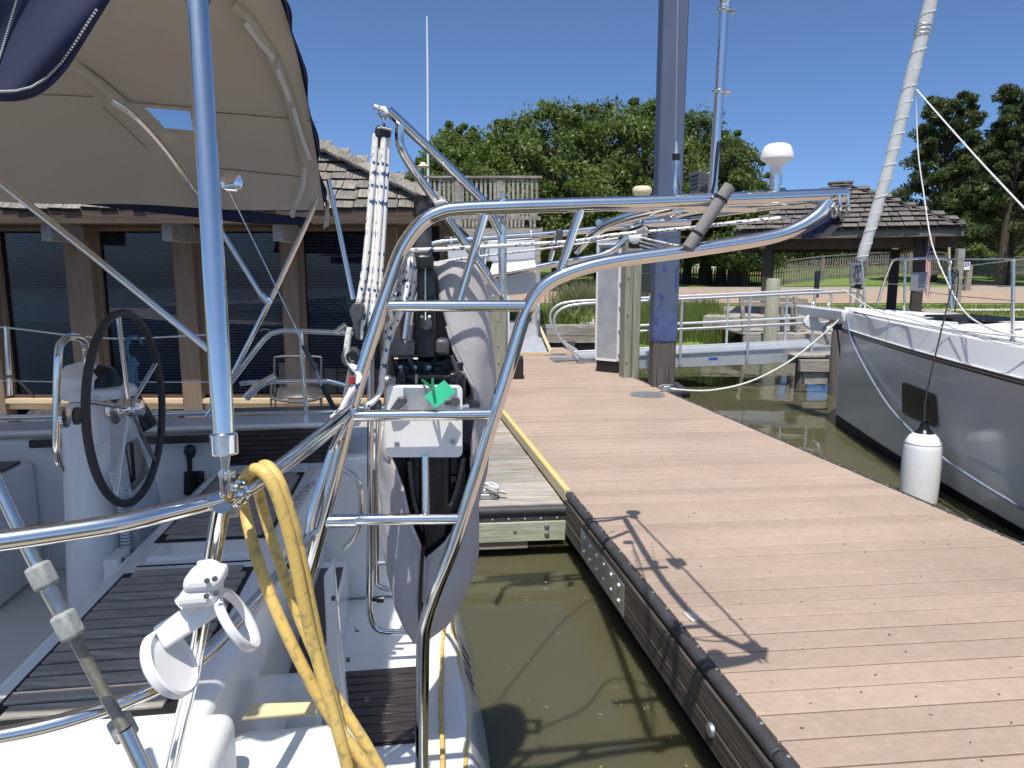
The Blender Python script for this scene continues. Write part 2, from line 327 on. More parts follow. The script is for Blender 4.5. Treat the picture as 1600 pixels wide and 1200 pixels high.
# land across the basin: one sheet that reaches the horizon
def land_z(X, Y):
    if Y < 19: return -.9
    pts = [(19, .12), (24, .2), (29.6, .28), (38.4, .72), (46, 1.05), (60, 1.9), (110, 3.2), (900, 4)]
    for (a, za), (b, zb) in zip(pts, pts[1:]):
        if Y <= b: return za+(zb-za)*(Y-a)/(b-a)
    return 4
ys = [18.9, 19.25, 20, 21, 22, 24, 26, 28, 29.6, 31, 33, 35, 37, 38.4, 40, 42, 44, 46, 50, 55, 60, 75, 110, 200, 420, 900]
xs = [-900, -400, -200, -120, -80, -60, -45, -30, -22, -15, -9, -5, -2, 0, 1, 2, 3, 3.6, 4.2, 5, 6, 7, 8, 9, 10, 12, 14, 17, 20, 25, 30, 36, 45, 60, 80, 120, 200, 400, 900]
mb = MB(); vs = []
for Y in ys:
    for X in xs:
        z = land_z(X, Y)
        if X > 3.3 and Y < 24: z = min(z, -.62+(Y-19)*.28+.1*math.sin(X*1.7)+.05*math.sin(X*4.1))      # soft reedy shore east of the bulkhead
        vs.append((X, Y, z))
n = len(xs); mb.add(vs, [(j*n+i, j*n+i+1, (j+1)*n+i+1, (j+1)*n+i) for j in range(len(ys)-1) for i in range(n-1)])
struct('ground', mb, grass_m)
def strip(y0, y1, dz, x0=-60, x1=90, k=6):
    mb = MB(); pts = []
    for j in range(k+1):
        Y = y0+(y1-y0)*j/k; pts += [(x0, Y, land_z(0, Y)+dz), (x1, Y, land_z(0, Y)+dz)]
    return mb.add(pts, [(2*j, 2*j+1, 2*j+3, 2*j+2) for j in range(k)])
struct('road', strip(30.2, 37.9, .02), brick)
k = MB()
for Y in (38.0,): k.box((15, Y, land_z(0, Y)+.07), (150, .22, .18))
struct('kerb', k, concrete)
struct('pavement', strip(25.6, 26.7, .02, 8.5, 60), concrete)
# brick path running up through the fence, and the small concrete path at the gangway
mb = MB(); q = [G(1512, 452, .74), G(1563, 452, .74), G(1552, 438, 1.0), G(1514, 439, 1.0)]
q = [P(1512, 452.5, 38.2), P(1562, 452.5, 38.2), P(1551, 438, 46), P(1514, 438, 46)]
struct('brick_path', MB().add([(p.x, p.y, land_z(p.x, p.y)+.03) for p in q], [(0, 1, 2, 3)]), brick)
q = [(1.9, 20.1), (3.2, 19.6), (4.4, 24.6), (3.7, 24.9)]
struct('path', MB().add([(x, y, land_z(0, y)+.035) for x, y in q], [(0, 1, 2, 3)]), concrete)

# timber bulkhead
bh = thing('bulkhead', 'low grey timber bulkhead holding back the lawn at the water edge', 'retaining wall', (-4, 18.8, WZ))
obj('cap_beam', MB().bar((-24, 18.86, .17), (3.3, 18.86, .17), .34, .09), greywood, bh)
for i in range(2):
    obj('wale', MB().bar((-24, 18.74, .03-.19*i), (3.3, 18.74, .03-.19*i), .09, .17), greywood, bh)
obj('sheeting', MB().box((-10.35, 18.86, -.33), (27.3, .08, .6)), darkwood, bh)
pil = None
for i in range(12):
    X = 2.9-i*1.35
    if pil is None: pil = obj('pile', MB().box((X, 18.66, -.45), (.2, .14, .5)), pilewood, bh)
    else: inst(pil, (X, 18.66, -.7), bh)

# =================================================================== FLOATING DOCK
dk = thing('floating_dock', 'long floating dock of pinkish brown composite boards with black rubber edging', 'dock', (1.9, 6, WZ))
PITCH_B = .1405; TAN = math.tan(math.radians(5.6))
def plank_mesh(nm, x0, x1, m, parent, y0, tw, th, gap=.0095, shear=-.168, tn=TAN):
    # board between two slanted ends, seen from above a parallelogram
    w = PITCH_B-gap; pr = []
    def pt(x, y, z): return V((x, y0+y+x*tn, z))
    L = lambda y: x0(y0+y); R = lambda y: x1(y0+y)
    c = .006
    poly = []
    vs = []
    for (y, z) in ((0, tw-th), (0, tw-c), (c, tw), (w-c, tw), (w, tw-c), (w, tw-th)):
        vs.append(pt(L(y), y, z)); vs.append(pt(R(y), y, z))
    mb = MB().add(vs, [(2*i, 2*i+1, 2*i+3, 2*i+2) for i in range(5)]+[(0, 2, 4, 6, 8, 10)[::-1], (1, 3, 5, 7, 9, 11), (10, 11, 1, 0)])
    return obj(nm, mb, m, parent)
def solveL(Y0): return (1.263-.168*Y0)/(1+.168*TAN)
def solveR(Y0): return (3.617-.168*Y0)/(1+.168*TAN)
first = None; NB = 124; Y0 = -2.4
for i in range(NB):
    y = Y0+i*PITCH_B
    if y+TAN*2 > 15.45: break
    if first is None:
        first = plank_mesh('deck_board', solveL, solveR, compo, dk, y, 0, .026); fo = WO[first.name]; o = first
    else: o = inst(first, (fo.x+(solveL(y)-solveL(Y0)), fo.y+(y-Y0)+TAN*(solveL(y)-solveL(Y0)), fo.z+random.uniform(-.0012, .0012)), dk)
def along(Y, off, z, side='L'):
    return V(((dockL(Y) if side == 'L' else dockR(Y))+off, Y, z))
# rubber bumper roll in lengths, with its screws
screws = MB(); seg = [(-1.2, .9), (.91, 2.12), (2.13, 3.9), (3.905, 4.93)]
for a, b in seg: obj('bumper_roll', MB().tube([along(a, -.026, -.024), along(b, -.026, -.024)], .027, 16), rubber, dk, bevel=.004, seg=2)
obj('bumper_flange', MB().hexa([along(-1.2, -.036, -.075), along(-1.2, .0, -.075), along(4.93, .0, -.075), along(4.93, -.036, -.075), along(-1.2, -.036, -.035), along(-1.2, 0, -.035), along(4.93, 0, -.035), along(4.93, -.036, -.035)]), rubber, dk)
y = -1
while y < 4.9:
    screws.lathe([(.0085, 0), (.008, .003), (.004, .005), (0.0005, .0052)], along(y, -.012, .0), UP, 8); y += .172
sc_o = obj('screw_heads', screws, galv, dk); sc_o['kind'] = 'stuff'
# left fascia: two boards, joint recessed
for nm, z0, z1, off in (('fascia_board', -.18, -.05, .0), ('fascia_board', -.285, -.184, .004)):
    obj(nm, MB().hexa([along(-1.6, -.062-off, z0), along(-1.6, -.02, z0), along(4.90, -.02, z0), along(4.90, -.062-off, z0), along(-1.6, -.062-off, z1), along(-1.6, -.02, z1), along(4.90, -.02, z1), along(4.90, -.062-off, z1)]), darkwood, dk, bevel=.004, seg=1)
# floats under the dock
fl = None
for i in range(9):
    y = -1.8+i*2.0
    mbx = MB().hexa([along(y, .03, -.75), along(y, 2.3, -.75), along(y+1.8, 2.3, -.75), along(y+1.8, .03, -.75), along(y, .03, -.285), along(y, 2.3, -.285), along(y+1.8, 2.3, -.285), along(y+1.8, .03, -.285)])
    obj('float', mbx, black_p, dk, bevel=.03)
obj('frame_beam', MB().hexa([along(-1.6, 0, -.28), along(-1.6, 2.33, -.28), along(15.3, 2.33, -.28), along(15.3, 0, -.28), along(-1.6, 0, -.09), along(-1.6, 2.33, -.09), along(15.3, 2.33, -.09), along(15.3, 0, -.09)]), darkwood, dk)
# right edge trim
obj('edge_trim', MB().hexa([along(-1.6, .003, -.12, 'R'), along(-1.6, .024, -.12, 'R'), along(15.3, .024, -.12, 'R'), along(15.3, .003, -.12, 'R'), along(-1.6, .003, .006, 'R'), along(-1.6, .024, .006, 'R'), along(15.3, .024, .006, 'R'), along(15.3, .003, .006, 'R')]), rubber, dk, bevel=.006)
screws = MB(); y = -1
while y < 12:
    screws.lathe([(.008, 0), (.006, .004), (0.0005, .005)], along(y, .0135, .006, 'R'), UP, 7); y += .19
obj('edge_screws', screws, galv, dk, kind='stuff')
# splice plate with bolts on the fascia
pl = MB().hexa([along(3.56, -.072, -.262), along(3.56, -.0665, -.262), along(4.42, -.0665, -.262), along(4.42, -.072, -.262), along(3.56, -.072, -.085), along(3.56, -.0665, -.085), along(4.42, -.0665, -.085), along(4.42, -.072, -.085)])
po = obj('splice_plate', pl, galv, dk)
for i in range(6):
    for z in (-.122, -.21):
        obj('bolt', MB().lathe([(.02, 0), (.018, .008), (.010, .014), (.0005, .015)], along(3.64+i*.139, -.072, z), V((-1, -.168, 0)), 10), galv, po)
obj('plate_bolt', MB().lathe([(.03, 0), (.026, .012), (.0005, .016)], along(2.52, -.064, -.20), V((-1, -.168, 0)), 12), galv, dk)
# yellow topped kerb between main dock and finger
def kerbpt(Y, off, z): return V((dockL(Y)+off, Y, z))
obj('kerb_timber', MB().hexa([kerbpt(4.95, -.05, -.085), kerbpt(4.95, -.004, -.085), kerbpt(10.1, -.004, -.085), kerbpt(10.1, -.05, -.085), kerbpt(4.95, -.05, .004), kerbpt(4.95, -.004, .004), kerbpt(10.1, -.004, .004), kerbpt(10.1, -.05, .004)]), kerbwood, dk, bevel=.003, seg=1)
obj('kerb_paint', MB().hexa([kerbpt(4.952, -.048, .0045), kerbpt(4.952, -.006, .0045), kerbpt(10.1, -.006, .0045), kerbpt(10.1, -.048, .0045), kerbpt(4.952, -.048, .0075), kerbpt(4.952, -.006, .0075), kerbpt(10.1, -.006, .0075), kerbpt(10.1, -.048, .0075)]), yellow_paint, dk)
# worn white paint mark
wm = mat('worn white marking', (.62, .58, .54), .7, c2=(.40, .30, .25), sc=16, lo=.42, hi=.55)
obj('paint_mark', MB().add([(p.x, p.y, .0035) for p in (G(1065, 957), G(1098, 959), G(1118, 972), G(1083, 973))], [(3, 2, 1, 0)]), wm, dk)
# round hatch cover, deck grate, cleat
rc = G(1012, 617)
tag(obj('hatch_cover', MB().lathe([(.225, 0), (.225, .008), (.2, .011), (.19, .009), (.0005, .011)], rc+UP*.002, UP, 40), galv), 'round grey metal cover plate lying on the brown dock boards by the blue pile', 'cover plate')
gt = thing('drain_grate', 'small metal grating set in the dock boards beside the ramp plate', 'grate', (.86, 13.6, 0))
for i in range(9): obj('grate_bar', MB().box((.66+i*.045, 13.62, .012), (.022, .26, .02)), galv, gt)
for i in range(3): obj('cross_bar', MB().box((.84, 13.53+i*.09, .010), (.4, .02, .014)), galv, gt)
# metal ramp plate at the end with wood edging
rp = thing('ramp_plate', 'pale metal ramp landing with yellow timber edges on the far end of dock', 'ramp', (.1, 15.5, 0))
obj('plate', MB().hexa([V((-1.0, 13.7, .005)), V((.70, 13.7, .005)), V((.66, 17.3, .005)), V((-1.0, 17.3, .005)), V((-1.0, 13.72, .02)), V((.70, 13.72, .02)), V((.56, 15.9, .36)), V((-1.0, 15.9, .36))]), alu_sheet, rp)
obj('edge_timber', MB().bar((-1.0, 13.66, .03), (.74, 13.66, .03), .06, .05), tansill, rp)
obj('edge_timber', MB().bar((.76, 13.66, .03), (.62, 15.9, .37), .06, .05), tansill, rp)
obj('top_plate', MB().box((-.2, 17.2, .33), (1.5, 2.6, .05)), alu, rp)
tag(obj('transition_plate', MB().box((1.02, 12.9, .012), (.62, .5, .012), DX, UP.cross(DX)), galv), 'grey hinged metal plate on the dock where the gangway lands', 'plate')

# =================================================================== GREY WOODEN FINGER
fg = thing('finger_pier', 'weathered grey plank finger pier with pale end beam beside the brown dock', 'pier', (-1, 7, WZ))
FZ = -.085; first = None; Yb = 4.83
def fpl(x0, x1, y, L, parent): pass
w = .139
for i in range(38):
    y = Yb+.075+i*w
    if y > 10: break
    def xr(Y): return dockL(Y)-.056
    X1 = (1.263-.056-.168*y)/(1+.168*TAN)-.004*random.random()
    mb = MB().hexa([V((-3.4, y+TAN*-3.4, FZ-.04)), V((X1, y+TAN*X1, FZ-.04)), V((X1-.022, y+w-.006+TAN*X1, FZ-.04)), V((-3.4, y+w-.006+TAN*-3.4, FZ-.04)),
                    V((-3.4, y+TAN*-3.4, FZ)), V((X1, y+TAN*X1, FZ)), V((X1-.022, y+w-.006+TAN*X1, FZ)), V((-3.4, y+w-.006+TAN*-3.4, FZ))])
    o = obj('plank', mb, greywood, fg, bevel=.004, seg=1); o.location.z += random.uniform(-.002, .002)
def fe(X, dy, z): return V((X, Yb+TAN*X+dy, z))
XR = dockL(4.8)-.075
obj('bumper_roll', MB().tube([fe(-3.4, .02, FZ-.03), fe(XR, .02, FZ-.03)], .034, 16), rubber, fg)
obj('bumper_flange', MB().hexa([fe(-3.4, .0, FZ-.10), fe(XR, .0, FZ-.10), fe(XR, .05, FZ-.10), fe(-3.4, .05, FZ-.10), fe(-3.4, .0, FZ-.045), fe(XR, .0, FZ-.045), fe(XR, .05, FZ-.045), fe(-3.4, .05, FZ-.05)]), rubber, fg)
screws = MB()
for i in range(20): screws.lathe([(.008, 0), (.006, .004), (.0005, .005)], fe(XR-.06-i*.11, .056, FZ+.001), UP, 7); screws.lathe([(.009, 0), (.006, .004), (.0005, .005)], fe(XR-.06-i*.115, -.001, FZ-.085), V((0, -1, 0)), 7)
obj('screw_heads', screws, galv, fg, kind='stuff')
eb = obj('end_beam', MB().hexa([fe(-3.4, -.018, FZ-.255), fe(XR, -.018, FZ-.245), fe(XR, .04, FZ-.245), fe(-3.4, .04, FZ-.255), fe(-3.4, -.018, FZ-.104), fe(XR, -.018, FZ-.104), fe(XR, .04, FZ-.104), fe(-3.4, .04, FZ-.104)]), greenwood, fg, bevel=.004, seg=1)
for z in (FZ-.135, FZ-.19):
    obj('bolt', MB().lathe([(.02, 0), (.018, .008), (.008, .013), (.0005, .014)], fe(XR-.135, -.019, z), V((0, -1, 0)), 12), galv, eb)
obj('bolt', MB().lathe([(.012, 0), (.01, .006), (.0005, .008)], fe(XR-.36, -.019, FZ-.165), V((0, -1, 0)), 10), galv, eb)
obj('lower_board', MB().hexa([fe(-3.4, -.002, FZ-.305), fe(XR-.27, -.002, FZ-.30), fe(XR-.27, .05, FZ-.30), fe(-3.4, .05, FZ-.305), fe(-3.4, -.002, FZ-.258), fe(XR-.27, -.002, FZ-.25), fe(XR-.27, .05, FZ-.25), fe(-3.4, .05, FZ-.258)]), greywood, fg)
obj('float', MB().hexa([fe(-3.3, .25, -.8), fe(XR-.1, .25, -.8), fe(XR-1.0, 5, -.8), fe(-3.3, 5, -.8), fe(-3.3, .25, FZ-.06), fe(XR-.1, .25, FZ-.06), fe(XR-1, 5, FZ-.06), fe(-3.3, 5, FZ-.06)]), black_p, fg)
# cleat with a turned line
cl = thing('dock_cleat', 'grey dock cleat with white line wound on it at the finger edge', 'cleat', tuple(G(760, 776, FZ)))
c0 = G(757, 779, FZ)
obj('horn', MB().tube(smooth([c0+V((-.16, 0, .045)), c0+V((-.08, 0, .06)), c0+V((.08, 0, .06)), c0+V((.16, 0, .045))], 4), .014, 10), galv, cl)
obj('base', MB().box(c0+V((0, 0, .02)), (.14, .05, .04)), galv, cl, bevel=.008)
pts = []
for i in range(60):
    t = i/59*math.pi*2*3.5; pts.append(c0+V((.10*math.sin(t), .05*math.sin(2*t), .07+.0005*i+.018*math.cos(2*t))))
pts += [c0+V((.1, .06, .02)), c0+V((-.05, .12, .012)), c0+V((-.4, .15, .012)), c0+V((-.8, .1, .012))]
tag(obj('mooring_line', MB().tube(smooth(pts, 2), .009, 8), white_rope), 'white mooring line wound in figure eights round the grey finger cleat', 'rope')

# pier the photographer stands on
np_ = thing('near_pier', 'weathered grey plank pier along the near side of the sailboat', 'pier', (-2, -.3, WZ))
for i in range(9):
    y_ = -.75+i*.139; obj('plank', MB().box((-2.2, y_, FZ-.02), (7.0, .133, .04)), greywood, np_)
obj('float', MB().box((-2.2, -.2, -.45), (6.8, 1.1, .62)), black_p, np_)
# =================================================================== BLUE PILE
bp0 = V((2.1, 9.88, -.6))
bp = thing('blue_pile', 'tall square mooring pile wrapped in blue with bare dark wood at its foot', 'pile', tuple(bp0))
def chsq(h, c, z): return [V((bp0.x+x, bp0.y+y, z)) for x, y in ((-h+c, -h), (h-c, -h), (h, -h+c), (h, h-c), (h-c, h), (-h+c, h), (-h, h-c), (-h, -h+c))]
ztop = P(1028, 533, 9.75).z
obj('wood_core', MB().prism(chsq(.157, .02, -.9), (0, 0, ztop+.95)), pilewood, bp)
obj('blue_wrap', MB().prism(chsq(.165, .014, ztop+.40), (0, 0, 7.2)), pileblue, bp); obj('lower_wrap', MB().prism(chsq(.1646, .014, ztop), (0, 0, .40)), pileblue_low, bp)
def face(px, py): return V((P(px, py, bp0.y-.1655).x, bp0.y-.1655, P(px, py, bp0.y-.1655).z))
for q in ([(1035, 415), (1042, 417), (1042, 425), (1037, 426), (1035, 421)], [(1023, 495), (1028, 495), (1027, 509), (1022, 508)], [(1059, 414), (1060, 416), (1058, 450), (1056, 462), (1054, 440), (1055, 424)], [(1020, 524), (1030, 531), (1043, 533), (1042, 535), (1030, 534), (1019, 529)], [(1053, 478), (1056, 480), (1055, 489), (1053, 487)], [(1029, 458), (1035, 460), (1038, 466), (1033, 471), (1029, 466)], [(1026, 486), (1030, 477), (1035, 472), (1036, 474), (1031, 480), (1027, 489)], [(1038, 371), (1043, 372), (1043, 378), (1037, 376)]):
    obj('paint_patch', MB().add([face(*p) for p in q], [tuple(range(len(q)-1, -1, -1))]), pileblue2, bp)
for x, y0, y1, w in ((1026, 560, 601, 1.2), (1042, 578, 602, 1.6), (1045, 556, 603, 2), (1039, 565, 602, .8)):
    obj('crack', MB().prism([V((p.x, bp0.y-.1576, p.z)) for p in (face(x-w/2, y1), face(x+w/2, y1), face(x+w*.2, y0))], (0, .0008, 0)), caulk, bp)
# pile guide bracket on the dock edge
pg = thing('pile_guide', 'black rubber edged pile guide on the dock round the blue pile', 'pile guide', (2.15, 9.6, 0))
obj('guide_deck', MB().box((2.02, 9.6, -.02), (.5, .16, .03), DX, UP.cross(DX)), compo, pg)
obj('guide_arm', MB().box((2.36, 9.86, -.04), (.12, .75, .08)), rubber, pg, bevel=.03)
obj('guide_arm', MB().box((2.2, 9.56, -.06), (.46, .12, .12)), rubber, pg, bevel=.04)
obj('guide_bracket', MB().box((2.26, 9.58, -.17), (.2, .1, .14)), galv, pg, bevel=.01)
dc = thing('dock_cleat', 'grey dock cleat holding the long white bow line next to blue pile', 'cleat', tuple(G(1040, 612)))
c1 = G(1040, 612)
obj('horn', MB().tube(smooth([c1+V((-.1, -.05, .07)), c1+V((-.04, -.02, .085)), c1+V((.04, .02, .085)), c1+V((.1, .05, .07))], 4), .016, 10), galv, dc)
obj('base', MB().box(c1+V((0, 0, .04)), (.12, .06, .08)), galv, dc, bevel=.01)

# =================================================================== POWER CABINET AND POSTS
cb = thing('power_cabinet', 'tall grey metal power cabinet with white hinged edge standing on the dock', 'cabinet', (1.5, 11.3, 0))
zt = P(950, 376, 11.2).z
a0 = V((1.36, 11.25, 0)); ang = math.radians(-38); cx = V((math.cos(ang), math.sin(ang), 0)); cy = V((-cx.y, cx.x, 0))
cw = .42; cdp = .18; o0 = P(930, 560, 11.35); o0.z = 0
def cabp(a, b, z): return o0+cx*a+cy*b+UP*z
obj('body', MB().box(cabp(cw/2, cdp/2, .18+(zt-.18)/2), (cw, cdp, zt-.18), cx, cy), alu_sheet, cb, bevel=.008)
for nm, a, z0, z1, w in (('door_edge', .012, .2, zt-.02, .024), ('door_edge', cw-.012, .2, zt-.02, .024)): obj(nm, MB().box(cabp(a, -.006, (z0+z1)/2), (w, .012, z1-z0), cx, cy), white_p, cb)
for z in (.2, zt-.05): obj('door_rail', MB().box(cabp(cw/2, -.0055, z), (cw-.05, .011, .03), cx, cy), white_p, cb)
obj('vent_panel', MB().box(cabp(cw/2, -.006, zt-.16), (cw*.7, .012, .12), cx, cy), darkgrey, cb)
for i in range(5):
    z = .3+i*(zt-.6)/4; h = obj('hinge', MB().box(cabp(cw+.012, .03, z), (.03, .09, .045), cx, cy), galv, cb, bevel=.004)
obj('side_panel', MB().box(cabp(cw+.004, cdp/2, .18+(zt-.18)/2), (.008, cdp, zt-.2), cx, cy), white_p, cb)
obj('plinth', MB().box(cabp(cw/2, cdp/2, .09), (cw*.9, cdp*.9, .18), cx, cy), black_p, cb)
ps = thing('cabinet_post', 'grey green square timber post bolted beside the power cabinet', 'post', (1.74, 10.7, 0))
pc = V((1.78, 10.72, 0)); zt2 = P(980, 330, 10.7).z
for k_, (dx, m_) in enumerate(((-.062, postwood), (.062, postwood))):
    obj('timber', MB().box(pc+V((dx, .0, zt2/2-.2)), (.118, .2, zt2+.4), V((.98, .2, 0)), V((-.2, .98, 0))), m_, ps, bevel=.006, seg=1)
for z in (.25, .95, 1.5):
    for dx in (-.06, .07): obj('bolt', MB().lathe([(.014, 0), (.01, .008), (.0005, .01)], pc+V((dx, -.10+dx*.2, z)), V((.2, -.98, 0)), 8), galv, ps)
# post on the left edge of the dock, behind the arch
lp = thing('dock_post', 'grey green square timber pile behind the davit arch at the left dock edge', 'post', (-.2, 10.2, -.3))
lc = V((-.22, 10.15, 0)); zl = P(780, 452, 10.1).z
obj('timber', MB().box(lc+UP*(zl/2-.3), (.27, .25, zl+.6)), postwood, lp, bevel=.01, seg=1)
for z in (.3, .55, .9): obj('bolt', MB().lathe([(.016, 0), (.01, .01), (.0005, .012)], lc+V((.03, -.126, z)), V((0, -1, 0)), 8), galv, lp)
obj('meter_box', MB().box(lc+V((.16, .1, zl-.45)), (.05, .08, .9)), white_p, lp, bevel=.01)
tag(obj('utility_box', MB().box((-.04, 10.62, .16), (.42, .3, .32)), black_p, bevel=.02), 'low black utility box on the dock behind the grey post', 'box')

# =================================================================== GANGWAY
gw = thing('gangway', 'aluminium gangway with double pipe handrails leading right from the dock', 'gangway', (3.6, 12.4, .2))
def gz_(t): return .0+.20*t
GX0, GX1, GY = 1.15, 5.75, 12.3
def gp(t, dy, z): return V((GX0+(GX1-GX0)*t, GY+dy+.25*t, gz_(t)+z))
for dy in (0, 1.15):
    obj('side_beam', MB().hexa([gp(0, dy, -.13), gp(1, dy, -.19), gp(1, dy+.05, -.19), gp(0, dy+.05, -.13), gp(0, dy, .10), gp(1, dy, .10), gp(1, dy+.05, .10), gp(0, dy+.05, .10)]), alu, gw, bevel=.006)
obj('beam_lip', MB().hexa([gp(0, -.03, .085), gp(1, -.03, .085), gp(1, .0, .085), gp(0, .0, .085), gp(0, -.03, .10), gp(1, -.03, .10), gp(1, .0, .10), gp(0, .0, .10)]), alu, gw)
obj('deck_grid', MB().hexa([gp(0, .05, .03), gp(1, .05, .03), gp(1, 1.15, .03), gp(0, 1.15, .03), gp(0, .05, .06), gp(1, .05, .06), gp(1, 1.15, .06), gp(0, 1.15, .06)]), alu_sheet, gw)
for dy in (-.03, 1.22):
    for h in (1.04, .52):
        obj('handrail', MB().tube([gp(.02 if h > 1 else .12, dy, h), gp(1.02, dy, h)], .024, 10), alu, gw)
    lo_ = [gp(.02, dy, 1.04), gp(-.05, dy, 1.0), gp(-.09, dy, .85), gp(-.085, dy, .6), gp(-.04, dy, .3), gp(.02, dy, .1)]
    obj('end_loop', MB().tube(smooth(lo_, 5), .024, 10), alu, gw)
    lo_ = [gp(1.02, dy, 1.04), gp(1.07, dy, 1.0), gp(1.09, dy, .86), gp(1.05, dy, .55)]
    obj('end_loop', MB().tube(smooth(lo_, 5), .024, 10), alu, gw)
    for t in (.12, .39, .65, .90):
        obj('post', MB().tube([gp(t, dy, -.1 if dy < 0 else .06), gp(t, dy, 1.03)], .024, 10), alu, gw)
obj('sticker', MB().box(gp(.52, -.002, -.03), (.16, .003, .045), (gp(1, 0, 0)-gp(0, 0, 0)).normalized(), V((0, 1, 0)), UP), signblue, gw)
# landing the gangway rests on
ld = thing('pier_landing', 'low weathered timber landing on piles under the gangway end by the bow', 'pier', (5.8, 12.3, WZ))
for z, x0, x1, dy in ((.02, 4.85, 6.4, -.35), (-.2, 4.95, 6.4, -.30)):
    obj('beam', MB().box(((x0+x1)/2, 12.25+dy, z), (x1-x0, .1, .2)), greywood, ld, bevel=.006, seg=1)
for i in range(11): obj('plank', MB().box((4.95+i*.145, 12.75, .145), (.139, 1.2, .04)), greywood, ld, bevel=.004, seg=1)
for x, r, zt_, m_ in ((5.45, .12, .95, pilewood), (5.72, .10, .7, postwood), (5.1, .11, .05, pilewood)):
    obj('pile', MB().lathe([(r, -.9), (r*.97, zt_), (r*.8, zt_+.03), (.0005, zt_+.035)], (x, 11.82 if x > 5.2 else 12.4, 0), UP, 14), m_, ld)
obj('cross_beam', MB().bar((5.35, 11.9, .1), (6.4, 11.8, .1), .08, .18), greywood, ld)
# second ramp leading away to the bank, seen behind the dock end
g2 = thing('bank_ramp', 'far aluminium ramp handrails with rounded ends behind the ramp landing', 'ramp', (.3, 17, .2))
for X in (.55, -.9):
    for z in (1.0, .55): obj('handrail', MB().tube([V((X, 15.2, z+.05)), V((X+.1, 19.4, z+.35))], .025, 8), alu, g2)
    obj('end_loop', MB().tube(smooth([V((X, 15.2, 1.05)), V((X, 14.9, 1.0)), V((X, 14.8, .8)), V((X, 14.95, .62)), V((X, 15.2, .6))], 4), .025, 8), alu, g2)
    for Y in (15.2, 17, 19): obj('post', MB().tube([V((X, Y, .1)), V((X, Y, 1.05+.07*(Y-15.2))) ], .025, 8), alu, g2)
# =================================================================== CLUBHOUSE
WY = 8.4; TZ = -.3
ch = thing('clubhouse', 'dark windowed clubhouse with tan posts and weathered cedar shake roof behind the sailboat', 'building', (-4, WY, TZ))
def wx(px): return P(px, 428, WY).x
ZS = .08; ZH = 2.04
posts = [(-205, -165), (-40, -2), (112, 153), (279, 310), (445, 470), (597, 622)]
for a, b in posts: obj('wall_post', MB().box(((wx(a)+wx(b))/2, WY-.02, (2.2+TZ)/2), (wx(b)-wx(a), .2, 2.2-TZ)), tanwood, ch, bevel=.006, seg=1)
for i, ((a, b), (c, d)) in enumerate(zip(posts, posts[1:])):
    x0 = wx(b); x1 = wx(c); zb = ZS if i != 1 else ZS
    fr = obj('window', MB().box(((x0+x1)/2, WY+.02, ZH+.03), (x1-x0, .09, .06)).box(((x0+x1)/2, WY+.02, zb+.02), (x1-x0, .09, .05)).box((x0+.022, WY+.02, (ZH+zb)/2), (.044, .09, ZH-zb)).box((x1-.022, WY+.02, (ZH+zb)/2), (.044, .09, ZH-zb)), tanwood, ch)
    obj('pane', MB().box(((x0+x1)/2, WY+.03, (ZH+zb)/2), (x1-x0-.08, .006, ZH-zb-.04)), glass, fr)
    bl = MB(); z = zb+.05; zstop = zb+.05
    if i in (0, 1): zstop = 1.0
    z = ZH-.05
    while z > zstop:
        bl.add([(x0+.05, WY+.07, z-.012), (x1-.05, WY+.07, z-.012), (x1-.05, WY+.092, z+.006), (x0+.05, WY+.092, z+.006)], [(0, 1, 2, 3)]); z -= .034
    b_ = obj('blind', bl, mat('blind slats', (.25, .28, .34), .5, c2=(.29, .32, .39), sc=3), fr); b_['kind'] = 'stuff'
    # base panel of diagonal boards under the sill
    xm = (x0+x1)/2
    for side, xa, xb in ((1, x0, xm), (-1, xm, x1)):
        n_ = 7; hgt = ZS-.05-TZ
        for k_ in range(n_):
            u0 = xa+(xb-xa)*k_/n_; u1 = xa+(xb-xa)*(k_+1)/n_-.008
            sh_ = side*.28
            q = [V((min(max(u0, xa), xb), WY-.01-.002*(k_ % 3), TZ)), V((min(max(u1, xa), xb), WY-.01-.002*(k_ % 3), TZ)), V((min(max(u1+sh_, xa), xb), WY-.01-.002*(k_ % 3), ZS-.05)), V((min(max(u0+sh_, xa), xb), WY-.01-.002*(k_ % 3), ZS-.05))]
            obj('panel_board', MB().prism(q, (0, .02, 0)), greywood, ch)
    obj('sill', MB().box((xm, WY-.04, ZS-.02), (x1-x0, .16, .05)).box((xm, WY-.02, ZS-.09), (x1-x0, .1, .07)), tansill, ch)
obj('header_beam', MB().box(((wx(-205)+wx(622))/2, WY-.05, 2.16), (wx(622)-wx(-205)+.05, .22, .17)), brownwood, ch)
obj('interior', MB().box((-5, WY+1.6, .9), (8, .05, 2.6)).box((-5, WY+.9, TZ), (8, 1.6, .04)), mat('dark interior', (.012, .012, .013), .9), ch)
obj('end_wall', MB().box((wx(622)-.05, WY+3, 1), (.1, 5.8, 2.6)), brownwood, ch)
